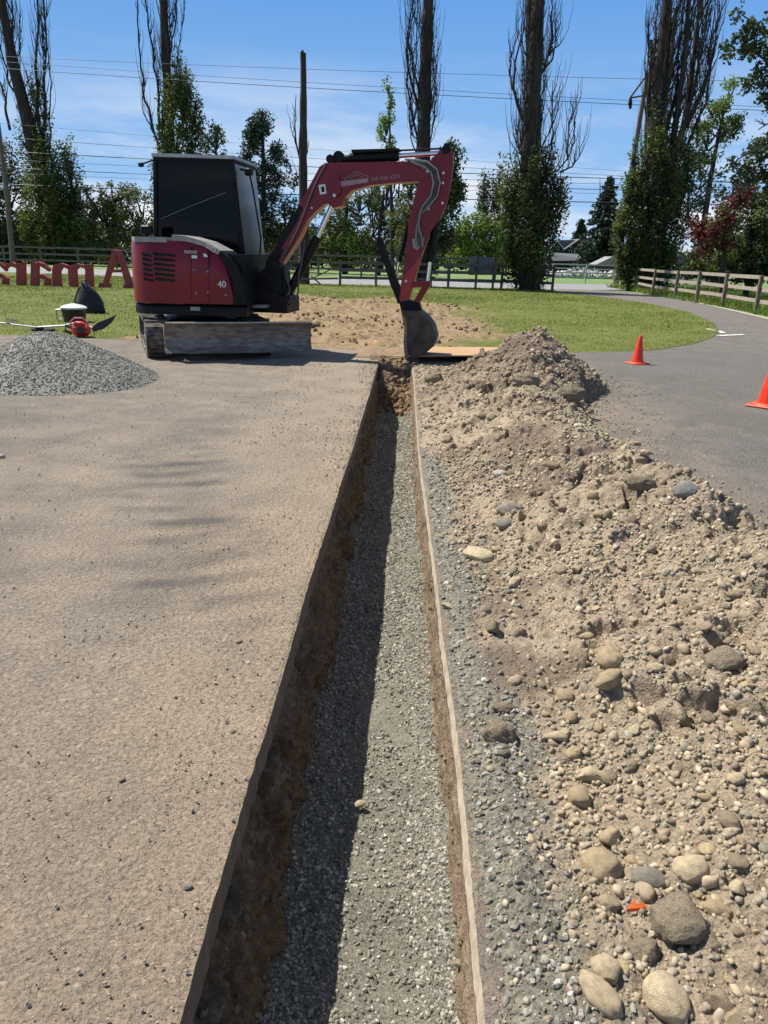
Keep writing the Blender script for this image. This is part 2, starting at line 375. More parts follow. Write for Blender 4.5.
tt = np.linspace(0, 1, 14)[None, :, None]; V = (I_[:, None]*(1-tt)+O_[:, None]*tt); V[..., 2] = -.004
ob = raw('driveway', V.reshape(-1, 3), grid_faces(60, 14)[:, ::-1], M_aspR); tag(ob, kind='structure'); setattr_f(ob, 'dust', np.full(60*14, .12)); setattr_f(ob, 'mark', np.zeros(60*14))
# pale worn kerb line along the driveway's outer edge
mb = MB()
for k in range(8, 58):
    a, b = O_[k], O_[k+1]; d = (b-a)/np.linalg.norm(b-a); n_ = np.array([-d[1], d[0], 0])
    mb.add([a-n_*.02+[0, 0, .004], b-n_*.02+[0, 0, .004], b+n_*.14+[0, 0, .004], a+n_*.14+[0, 0, .004]], [(0, 1, 2, 3)])
tag(mb.build('driveway_verge', simple('pale_gravel', (.45, .42, .36), .95, ns=8)), kind='structure')
mb = MB(); P = G(722, 336); mb.add([P+[-.05, -.05, .0], P+[.65, .35, .0], P+[.62, .48, .0], P+[-.1, .10, .0]], [(0, 1, 2, 3)]); 
P2 = G(716, 331); mb.add([P2+[-.12, -.55, .0], P2+[.02, -.5, .0], P2+[.12, .0, .0], P2+[.03, .5, .0], P2+[-.08, .5, .0], P2+[.0, 0, .0]], [(0, 1, 2, 5), (5, 2, 3, 4)])
o = mb.build('road_marking', simple('white_paint_worn', (.7, .7, .68), .8, c2=(.45, .44, .42), ns=9, lo=.45, hi=.55)); o.location.z = .006; tag(o, kind='structure')
# ---- road behind the fence
rn = [(-300, 278), (0, 275.5), (120, 278.5), (320, 285.5), (560, 292.5), (760, 300)]
rf_ = [(-300, 268), (0, 268), (120, 270.5), (320, 276.5), (560, 285.5), (760, 293)]
A_ = np.array([G(*p) for p in rn]); B_ = np.array([G(*p) for p in rf_])
A_ = np.array([(-120, 52, 0), (-24, 43.5, 0), (-3.4, 37.6, 0), (8, 38.2, 0), (14, 41.5, 0), (60, 45, 0)]); B_ = np.array([(-120, 67, 0), (-28, 56.5, 0), (-4.5, 46.5, 0), (8, 47, 0), (14, 49.5, 0), (60, 54, 0)])
V = np.stack([A_, B_], 1).reshape(-1, 3); V[:, 2] = -.012
ob = raw('road', V, grid_faces(6, 2)[:, ::-1], simple('road_asphalt', (.25, .25, .25), .9, ns=2)); tag(ob, kind='structure')
# ---- lawn with the scraped dirt patch
nx, ny = 640, 420
X_ = np.linspace(-26, 9.2, nx); tY = np.linspace(0, 1, ny); Y_ = 11.2+(44.6-11.2)*(.3*tY+.7*tY**1.9)
Xg, Yg = np.meshgrid(X_, Y_, indexing='xy')
lp = [G(*p)[:2] for p in [(-260, 333)]+lot_far[1:]]; lp = np.array(lp)
def in_poly(x, y, P):
    r = np.zeros(np.shape(x), bool); n = len(P)
    for i in range(n):
        x0, y0 = P[i]; x1, y1 = P[(i+1) % n]
        c = ((y0 > y) != (y1 > y)) & (x < (x1-x0)*(y-y0)/(y1-y0+1e-12)+x0); r ^= c
    return r
lawn_poly = np.vstack([lp, [[7.6, 37.9], [0, 37.5], [-3.4, 37.4], [-24, 43.3], [-40, 44.6], [-40, 12]]])
def dirtmask(X, Y):
    cx = -.7-(Y-14)*.10
    r = np.hypot((X-cx)/3.9, (Y-18.5)/8.5); m = sm(1.10, .78, r+.75*fbm(X*.7, Y*.5, 5, 61)+.10*fbm(X*5, Y*5, 2, 63))
    m2 = sm(.55, .3, np.abs(Y-11.75)+.5*fbm(X*2, Y*2, 3, 64)+.0*X)*sm(-3.2, -2.2, X)*sm(3.6, 2.6, X)
    m3 = sm(.7, .4, np.hypot(X+3.9, (Y-12.4)*1.2)+.5*fbm(X*2, Y*2, 3, 65))
    return np.clip(np.maximum(np.maximum(m, m2), m3), 0, 1)
dm = dirtmask(Xg, Yg)
clod = np.maximum(0, fbm(Xg*2.6, Yg*2.2, 4, 71))
Zg = .004+.05*fbm(Xg*.25, Yg*.25, 3, 70)*sm(11, 14, Yg)+dm*(clod*.12+.30*np.abs(fbm(Xg*6, Yg*3.5, 3, 72))*sm(.4,.7,vn(Xg*1.3,Yg*1.3,6)))+(1-dm)*.02*fbm(Xg*6, Yg*6, 2, 73)
Zg = np.maximum(Zg, .003); Zg = .003+(Zg-.003)*sm(0, .5, Yg-np.interp(Xg, np.array([G(*p)[0] for p in lot_far[:14]]), np.array([G(*p)[1] for p in lot_far[:14]])))
inside = in_poly(Xg, Yg, lawn_poly)
V = np.stack([Xg, Yg, Zg], -1).reshape(-1, 3); Fq = grid_faces(ny, nx); keep = inside.ravel()[Fq].any(1)
m, nt, p = new_mat('lawn'); p.inputs['Roughness'].default_value = .95; p.inputs['Specular IOR Level'].default_value = .15
gc = mixc(nt, ramp(nt, noise(nt, 1.3, 5), .35, .62), (.065, .105, .018), (.13, .15, .035))
gc = mixc(nt, ramp(nt, noise(nt, 22, 3), .4, .7), gc, (.16, .15, .05))
dc = mixc(nt, ramp(nt, noise(nt, 1.6, 6), .35, .65), (.25, .165, .095), (.15, .10, .06)); dc = mixc(nt, ramp(nt, noise(nt, 12, 4), .45, .7), dc, (.33, .25, .15)); dc = mixc(nt, ramp(nt, noise(nt, 3.5, 5), .55, .68), dc, (.20, .20, .08))
nt.links.new(mixc(nt, attr(nt, 'dirt'), gc, dc), p.inputs['Base Color']); bump(nt, p, noise(nt, 30, 4), .9, .02)
ob = raw('lawn', V, Fq[keep], m); setattr_f(ob, 'dirt', dm.ravel()); tag(ob, kind='structure')
# grass blades
def blades(n, xr_, yr_, seed, hgt, wid, polyfn, mat, name, pw=1.6):
    r = np.random.default_rng(seed); x = r.uniform(*xr_, n); y = yr_[0]+(yr_[1]-yr_[0])*r.random(n)**pw
    k = polyfn(x, y, r); x, y = x[k], y[k]; n = len(x)
    a = r.uniform(0, 2*PI, n); h = hgt*r.uniform(.4, 1.3, n)*(1+.03*(y-12)); w_ = wid*r.uniform(.6, 1.4, n)*(1+.06*(y-12)); la = r.uniform(0, 2*PI, n); l = h*r.uniform(.1, .9, n)
    B = np.stack([x, y, np.full(n, .0)], 1); d = np.stack([np.cos(a), np.sin(a), 0*a], 1)*w_[:, None]/2
    T = B+np.stack([np.cos(la)*l, np.sin(la)*l, h], 1)
    V = np.stack([B-d, B+d, T], 1).reshape(-1, 3); F = np.arange(3*n).reshape(-1, 3)
    return tag(raw(name, V, F, mat, smooth=False), kind='stuff')
def okl(x, y, r): return in_poly(x, y, lawn_poly) & (r.random(len(x)) > dirtmask(x, y)*1.03) & (r.random(len(x)) < .55+1.3*fbm(x*.8, y*.8, 3, 90))
M_blade = leaf_mat('grass_blade', (.075, .145, .016), (.18, .25, .036), .32, (.24, .225, .065))
tag(blades(260000, (-18, 9), (11.3, 42), 5, .034, .011, okl, M_blade, 'grass'), 'short mown green grass of the lawn', 'grass')
r = np.random.default_rng(25); n = 4200; Y = r.uniform(12, 28, n); X = r.uniform(-5.5, 5, n); k = (dirtmask(X, Y) > .6) & in_poly(X, Y, lawn_poly) & (r.random(n) < .1+1.2*vn(X*1.1, Y*1.1, 4)**2); X, Y = X[k], Y[k]
V, F = stones(np.stack([X, Y, np.full(len(X), .035)], 1), .008+.055*r.random(len(X))**3.4, .3, ICO1, 26, (1.2, 1, .7))
lawn_clods = (V, F)
# ================================================================ trench
DEP = .43
def floor_z(Y): return -DEP-.085*sm(1.3, 3.2, Y)+.49*sm(9.0, 10.9, Y)*(Y > 0)
nr, nw = 1100, 60
tY = np.linspace(0, 1, nr); YY = TY0+(TY1-TY0)*(.25*tY+.75*tY**1.9)
def wall(side):
    rows = []
    for j in range(nw):
        q = j/(nw-1)
        z = (-.06 if side < 0 else -.035)*(1-q)+(floor_z(YY)-.07)*q
        if side < 0:
            x = xl(YY)-.006+q*.085*sm(11, 2, YY)+.025*q
            rough = .06*fbm(YY*5, z*7, 6, 14, .68)+.045*fbm(YY*24, z*30+q, 4, 15, .7)-.05*sm(.6, .8, vn(YY*7, z*9, 19))
            x = x+rough*sm(0, .15, q)*1.6
        else:
            x = xr(YY)-.012+q*.004
            x = x-(.05*fbm(YY*6, z*7, 5, 16, .6)+.03*fbm(YY*20, z*20+q, 3, 17))*sm(0, .1, q)*.8
        rows.append(np.stack([x, YY, z], 1))
    return np.stack(rows, 1)
def dirt_mat(name, c1, c2, c3, bn=45, bs=1, bd=.02, ns=3):
    m, nt, p = new_mat(name); p.inputs['Roughness'].default_value = .97; p.inputs['Specular IOR Level'].default_value = .12
    c = mixc(nt, ramp(nt, noise(nt, ns, 6, .6), .35, .65), c1, c2); c = mixc(nt, ramp(nt, noise(nt, ns*9, 4, .65), .42, .75), c, c3)
    nt.links.new(c, p.inputs['Base Color']); b = bump(nt, p, noise(nt, bn, 6, .7), bs, bd); bump(nt, p, voro(nt, bn*3), .5, bd*.3, b); return m
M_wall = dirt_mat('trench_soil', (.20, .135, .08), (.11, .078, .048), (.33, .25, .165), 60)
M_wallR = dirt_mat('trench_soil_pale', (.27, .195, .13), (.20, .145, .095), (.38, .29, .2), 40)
for s_ in (-1, 1):
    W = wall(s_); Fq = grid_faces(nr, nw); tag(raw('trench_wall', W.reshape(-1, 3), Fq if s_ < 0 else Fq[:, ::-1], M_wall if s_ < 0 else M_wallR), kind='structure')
WL, WR = wall(-1), wall(1)
nf = 120
def floor_h(X, Y):
    z = floor_z(Y)+.034*fbm(X*3, Y*2.2, 4, 81)+.014*fbm(X*14, Y*14, 4, 82)+.010*fbm(X*45, Y*45, 2, 85)
    t = (X-xl(Y))/(xr(Y)-xl(Y)); z = z+.05*np.minimum(1, np.abs(t-.55)*2)**3+.10*sm(.78, 1.05, t)
    z = z+.02*np.sin(Y*7+X*5)*sm(.05, .25, fbm(X*1, Y*.9, 2, 83)+.12)*.6
    return z+sm(8.9, 9.6, Y)*sm(10.8, 10.0, Y)*(.22*fbm(X*4, Y*4, 5, 84, .6)+.05)
tt = np.linspace(0, 1, nf); xa = xl(YY)-.12; xb_ = xr(YY)+.09
Xf = xa[:, None]*(1-tt)+xb_[:, None]*tt; Yf = np.repeat(YY[:, None], nf, 1); Zf = floor_h(Xf, Yf)
m, nt, p = new_mat('crushed_rock_bed'); p.inputs['Roughness'].default_value = .95; p.inputs['Specular IOR Level'].default_value = .2
c = mixc(nt, ramp(nt, noise(nt, 5, 5), .35, .65), (.25, .235, .178), (.165, .155, .12)); c = mixc(nt, ramp(nt, noise(nt, 150, 4, .7), .48, .66), c, (.40, .38, .32))
c = mixc(nt, ramp(nt, noise(nt, 85, 4, .7), .52, .68), c, (.11, .103, .085))
c = mixc(nt, attr(nt, 'soil'), c, (.15, .10, .06)); nt.links.new(c, p.inputs['Base Color']); bump(nt, p, noise(nt, 85, 6, .75), 1, .016)
ob = raw('trench_floor', np.stack([Xf, Yf, Zf], -1).reshape(-1, 3), grid_faces(nr, nf), m); setattr_f(ob, 'soil', sm(9.0, 9.5, Yf).ravel()); tag(ob, kind='structure')
# end wall of the trench
tz = np.linspace(0, 1, 16); tx = np.linspace(0, 1, 30); Tz, Tx = np.meshgrid(tz, tx, indexing='ij')
X = xl(TY1)*(1-Tx)+xr(TY1)*Tx; X = X+(Tx-.5)*.3; Y = TY1-.10*(1-Tz)+.06*fbm(Tx*5, Tz*5, 4, 86); Z = -.5+Tz*.52
tag(raw('trench_wall', np.stack([X, Y, Z], -1).reshape(-1, 3), grid_faces(16, 30), M_wall), kind='structure')
# bare soil apron between the trench end and the lawn
tx = np.linspace(0, 1, 120); ty = np.linspace(0, 1, 50); Tx, Ty = np.meshgrid(tx, ty, indexing='ij')
X = -.5+Tx*3.2; Y = TY1-.06+Ty*1.5; Z = .006+.05*np.maximum(0, fbm(X*4, Y*4, 4, 88))*sm(0, .1, Ty)*sm(1, .9, Ty)*sm(0, .05, Tx)*sm(1, .95, Tx)*2+.004
tag(raw('bare_soil', np.stack([X, Y, Z], -1).reshape(-1, 3), grid_faces(120, 50)[:, ::-1], dirt_mat('apron_soil', (.27, .19, .12), (.19, .13, .085), (.36, .27, .18), 30)), kind='structure')
# clods on the trench's end slope
r = np.random.default_rng(21)
M_soilc = dirt_mat('soil_clod', (.24, .165, .10), (.15, .10, .062), (.34, .25, .165), 40)
n = 900; Y = r.uniform(9.15, 10.85, n); X = xl(Y)+(xr(Y)-xl(Y))*r.uniform(.08, .92, n); Z = floor_h(X, Y); rd = .008+.055*r.random(n)**3
V, F = stones(np.stack([X, Y, Z], 1), rd, .3, ICO2, 22, (1, .85, .75))
tag(raw('soil_clods', V, F, M_soilc, smooth=False), 'loose brown clods of soil tumbled at the far end of the trench', 'soil', kind='stuff')
r = np.random.default_rng(23); W_ = []
for Wm, sg, nn_, mt_ in ((WL, 1, 3600, 'trench_soil'), (WR, -1, 1800, 'trench_soil_pale')):
    ii = (r.random(nn_)**1.0*(nr-2)).astype(int); jj = (4+r.random(nn_)**.7*(nw-5)).astype(int); P_ = Wm[ii, jj]; rd = .003+.012*r.random(nn_)**3.5
    V, F = stones(P_, rd*(1+.05*P_[:, 1]), .25, ICO1, 24); tag(raw('wall_stones', V, F, bpy.data.materials[mt_] if sg < 0 else stone_mat('wall_stone', [(.16, .11, .065), (.24, .17, .10), (.12, .085, .055), (.33, .27, .19)])), 'small stones and crumbs stuck in the '+('left' if sg > 0 else 'right')+' trench wall', 'wall stones', kind='stuff')
tag(raw('soil_clods', *lawn_clods, M_soilc, smooth=False), 'brown clods of turned soil on the bare patch of the lawn', 'soil', kind='stuff')
# crushed stone lying in the trench
greys = [(.10, .093, .078), (.185, .173, .145), (.27, .252, .21), (.34, .32, .27), (.46, .435, .375), (.15, .14, .12), (.64, .61, .54)]
M_crush = stone_mat('crushed_stone', greys)
r = np.random.default_rng(31); n = 90000
Y = .7+8.6*r.random(n)**1.9; t = r.random(n); X = xl(Y)+.07+(xr(Y)-xl(Y)-.07)*t; X = np.minimum(X, xr(Y)-.012-.03*r.random(n))
dens = .42+1.7*fbm(X*4, Y*2.5, 4, 91)+.6*sm(.62, .95, t)+.6*sm(.45, .15, t); k = r.random(n) < dens; X, Y = X[k], Y[k]; n = len(X)
rd = (.0018+.0070*r.random(n)**3.4)*(1+.10*Y); Z = floor_h(X, Y)+rd*.15
V, F = stones(np.stack([X, Y, Z], 1), rd, .3, ICO1, 32)
tag(raw('crushed_stone', V, F, M_crush, smooth=False), 'angular grey crushed stone lying on the trench bed', 'crushed stone', kind='stuff')
# ================================================================ spoil heap
Yt = [-.5, .6, 1.2, 2, 3, 4, 5, 6, 7, 7.8, 8.45, 9.1, 9.7, 10.1]
Ht = [.10, .10, .13, .2, .29, .32, .28, .25, .31, .43, .60, .38, .10, .0]
Xt = [1.3, 1.3, 1.4, 1.5, 1.5, 1.42, 1.25, 1.2, 1.3, 1.5, 1.68, 1.75, 1.7, 1.6]
Bt = [3.0, 3.0, 2.9, 2.5, 2.0, 1.85, 1.8, 1.78, 1.9, 2.15, 2.42, 2.5, 2.3, 2.0]
def heap_h(X, Y, fine=True):
    H = np.interp(Y, Yt, Ht); xc = np.interp(Y, Yt, Xt)+.10*fbm(Y*1.1, Y*0+2, 3, 101); xb2 = np.interp(Y, Yt, Bt)+.16*fbm(Y*1.7, Y*0, 4, 102)
    x0 = xr(Y)+.02
    xs = np.interp(Y, [0, 2, 5, 8, 9, 10], [.75, .62, .5, .45, .8, 1.0])
    tl = np.clip((xc-X)/np.maximum(xc-xs, .1), 0, 2); tr = np.clip((X-xc)/np.maximum(xb2-xc, .1), 0, 2)
    t = np.where(X < xc, tl, tr); p = np.maximum(0, 1-t**1.25)
    base = H*(p*.88+.12*sm(1.25, .6, t))
    amp = sm(0, .25, H*p/.3)
    z = base+amp*.22*fbm(X*1.9, Y*1.9, 5, 103, .58)*(H/.35)
    z = z+(.25+amp)*.085*fbm(X*6, Y*6, 4, 104, .6)
    thin = .030*sm(x0-.005, x0+.10, X)*(1+1.2*fbm(X*3, Y*2, 4, 105))*sm(10.3, 9.9, Y)
    endf = sm(xb2+.10, xb2-.10, X+.08*fbm(X*5, Y*5, 3, 106))*sm(10.35, 10.0, Y+.3*fbm(X*4, Y*4, 3, 109))
    z = (z+thin)*endf-.02*(1-endf)
    if fine:
        rough = sm(-.012, .05, z)
        # lumps and clods
        wv = worley(X*11, Y*11, 5); sel = vn(X*3, Y*3, 7)
        z = z+rough*.018*np.sqrt(np.maximum(0, 1-(wv/.55)**2))*sm(.35, .7, sel)
        wv = worley(X*26, Y*26, 6); z = z+rough*.010*np.sqrt(np.maximum(0, 1-(wv/.55)**2))*sm(.2, .6, vn(X*5, Y*5, 8))
        z = z+rough*.02*fbm(X*30, Y*30, 3, 107, .6)
        z = z-rough*.045*sm(.64, .8, vn(X*4.2, Y*6.5, 9))*sm(.35, .55, vn(X*17, Y*17, 3))*amp*1.5
    return np.where(X < x0, np.minimum(z, .012), z)
nr, nc_ = 1000, 520
tY = np.linspace(0, 1, nr); Y_ = .45+(10.5-.45)*(.22*tY+.78*tY**1.9); tX = np.linspace(0, 1, nc_)
Yg = np.repeat(Y_[:, None], nc_, 1); Xg = (xr(Y_)+.004)[:, None]*(1-tX)+3.25*tX[None]
Zg = heap_h(Xg, Yg)
def gravel_mask(X, Y):
    e = np.interp(Y, [.5, 1.2, 2, 3, 4.5, 6], [.50, .50, .48, .44, .38, .30])
    return np.clip(sm(e+.07, e-.07, X+.42*fbm(X*2.5, Y*1.6, 5, 111)), 0, 1)*sm(8, 5, Y)
m, nt, p = new_mat('spoil_dirt'); p.inputs['Roughness'].default_value = .97; p.inputs['Specular IOR Level'].default_value = .12
c = mixc(nt, ramp(nt, noise(nt, 1.6, 6, .6), .38, .62), (.385, .305, .212), (.275, .222, .160))
c = mixc(nt, ramp(nt, noise(nt, 55, 4, .6), .40, .72), c, (.46, .37, .26))
c = mixc(nt, ramp(nt, noise(nt, 17, 4, .6), .52, .72), c, (.19, .145, .10))
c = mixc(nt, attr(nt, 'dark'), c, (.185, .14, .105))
gv = mixc(nt, ramp(nt, noise(nt, 60, 3), .35, .65), (.135, .122, .092), (.30, .275, .215))
c = mixc(nt, attr(nt, 'gravel'), c, gv)
nt.links.new(c, p.inputs['Base Color']); b = bump(nt, p, noise(nt, 55, 6, .72), 1, .016); b = bump(nt, p, voro(nt, 110), .7, .007, b)
lo = np.array([1.2, 5.5, 0.]); 
sp = empty('spoil_heap', lo, 'long ridge of excavated tan dirt and stones heaped beside the trench', 'dirt heap')
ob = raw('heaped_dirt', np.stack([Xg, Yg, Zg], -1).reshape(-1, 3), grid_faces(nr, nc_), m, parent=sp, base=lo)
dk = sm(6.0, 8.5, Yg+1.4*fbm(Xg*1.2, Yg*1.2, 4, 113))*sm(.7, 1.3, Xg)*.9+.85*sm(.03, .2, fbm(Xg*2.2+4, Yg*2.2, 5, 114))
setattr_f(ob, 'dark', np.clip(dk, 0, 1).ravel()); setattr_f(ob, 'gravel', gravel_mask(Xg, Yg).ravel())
def heap_pt(px, py):
    d = ray(px, py); t = 0.8
    last = t
    while t < 14:
        P = CP+d*t
        h_ = float(heap_h(np.array([P[0]]), np.array([P[1]]), False)[0]) if (P[0] > xr(P[1])+.0 and P[1] > .4) else 0.0
        if P[2] <= h_: return np.array([P[0], P[1], h_]), t
        t += .01
    return P, t
# small stones all over the heap
tans = [(.42, .33, .215), (.34, .27, .19), (.25, .215, .165), (.50, .405, .27), (.30, .25, .18), (.56, .47, .335), (.36, .32, .25), (.21, .18, .145)]
M_peb = stone_mat('heap_pebbles', tans)
def scatter_heap(n, seed, r0, r1, pw, mat, name, base, jit, mask, label, ymax=9.9, ypw=2.0, lift=.25, squash=(1, .8, .6), smooth=True, cl=None):
    r = np.random.default_rng(seed); Y = .55+(ymax-.55)*r.random(n)**ypw; X = xr(Y)+.02+r.random(n)*(3.0-xr(Y)); k = r.random(n) < mask(X, Y)
    X, Y = X[k], Y[k]; Z = heap_h(X, Y); k = Z > -.004; X, Y, Z = X[k], Y[k], Z[k]; n = len(X)
    rd = (r0+(r1-r0)*r.random(n)**pw)*(1+.07*Y)
    V, F = stones(np.stack([X, Y, Z+rd*lift], 1), rd, jit, base, seed+1, squash)
    o = raw(name, V, F, mat, smooth=smooth, parent=sp, base=lo); return tag(o, kind='stuff')
M_soilh = dirt_mat('heap_clod', (.33, .255, .175), (.24, .185, .13), (.40, .32, .22), 40)
cf = lambda X, Y: np.clip(.45+1.9*fbm(X*2.2, Y*2.2, 4, 121), .04, 1)*(1-.8*gravel_mask(X, Y))
scatter_heap(80000, 41, .0035, .012, 2.0, M_peb, 'pebbles', ICO1, .22, cf, '')
scatter_heap(5500, 43, .009, .020, 2.4, M_peb, 'pebbles', ICO2, .25, cf, '', ypw=1.6, lift=-.05)
scatter_heap(3200, 47, .010, .035, 2.4, M_soilh, 'soil_clods', ICO2, .26, lambda X, Y: np.clip(.35+.5*sm(5, 8, Y)+1.2*fbm(X*1.5, Y*1.5, 3, 123), 0, 1)*(1-gravel_mask(X, Y)), '', ypw=1.25, lift=0)
scatter_heap(70000, 45, .003, .0105, 2.6, M_crush, 'crushed_stone', ICO1, .3, lambda X, Y: gravel_mask(X, Y)*.9+.04, '', ymax=7.5, smooth=False)
# ================================================================ cobbles lying on the heap, each an object of its own
def cobble_mesh(seed, squash, jit=.17, rough=.10, angular=False, clod=False):
    if clod: rough = .32; jit = .22
    r = np.random.default_rng(seed); V, F = ICO4 if (clod or not angular) else ICO3
    V = V.copy(); q = r.uniform(0, 50, 3)
    a = fbm(V[:, 0]*1.1+q[0], V[:, 1]*1.1+V[:, 2]*.9+q[1], 2, seed % 7); b = fbm(V[:, 2]*1.2+q[2], V[:, 0]*1.1+q[0], 2, seed % 5)
    c = fbm(V[:, 0]*6+V[:, 2]*3+q[1], V[:, 1]*6+q[2], 4, 3)
    V = V*(1+jit*2*(a+b)+rough*c)[:, None]
    if angular and not clod:
        for k in range(9):
            n_ = r.normal(size=3); n_ /= np.linalg.norm(n_); d = V@n_; lim_ = r.uniform(.45, .78); V = V-np.maximum(0, d-lim_)[:, None]*n_
    V = V*np.array(squash); me = bpy.data.meshes.new('stone')
    me.from_pydata([tuple(v) for v in V], [], [tuple(map(int, f)) for f in F]); me.polygons.foreach_set('use_smooth', np.ones(len(F), bool)); me.update(); return me
def stone1(name, c, c2, sp_=None, ns=9):
    """dusty field stone"""
    m, nt, p = new_mat(name); p.inputs['Roughness'].default_value = .9; p.inputs['Specular IOR Level'].default_value = .2
    g = nt.nodes.new('ShaderNodeObjectInfo')
    k = mixc(nt, g.outputs['Random'], c, c2); k = mixc(nt, ramp(nt, noise(nt, 2.2, 6, .65), .4, .68), k, tuple(v*.68 for v in c2)); k = mixc(nt, ramp(nt, noise(nt, 9, 5, .7), .52, .72), k, (.50, .42, .30))
    nt.links.new(k, p.inputs['Base Color']); b = bump(nt, p, noise(nt, 14, 5, .7), .6, .04); return m
M_tan = stone1('tan_stone', (.54, .405, .235), (.45, .345, .21)); M_cream = stone1('cream_stone', (.66, .53, .34), (.56, .44, .28))
M_grey = stone1('grey_stone', (.36, .325, .26), (.27, .245, .20)); M_brown = stone1('brown_stone', (.36, .27, .175), (.29, .22, .15))
M_white = stone1('white_stone', (.66, .62, .53), (.56, .52, .44)); M_blue = stone1('blue_grey_stone', (.28, .285, .27), (.24, .245, .235))
SM = {}; M_soilb = dirt_mat('big_clod', (.47, .38, .265), (.34, .27, .19), (.58, .48, .34), 9, 1, .06, 1.5)
def stone_obj(P, rad, mat, seed, sq=(1, .82, .62), rz=0, label=None, group=None, sink=.35, ang=False, tilt=.15, cat='stone', name='stone'):
    key = (seed % 10, mat.name, ang, name)
    if key not in SM:
        me = cobble_mesh(seed % 10+3, (1, 1, 1), angular=ang, clod=(name == 'clod')); me.materials.append(mat); SM[key] = me
    o = bpy.data.objects.new(name, SM[key]); C.objects.link(o)
    o.scale = tuple(rad*q for q in sq); o.rotation_euler = (tilt*math.sin(seed), tilt*math.cos(seed*2), rz)
    o.location = (P[0], P[1], P[2]+rad*sq[2]*(1-sink*1.3)); tag(o, label, cat, group); return o
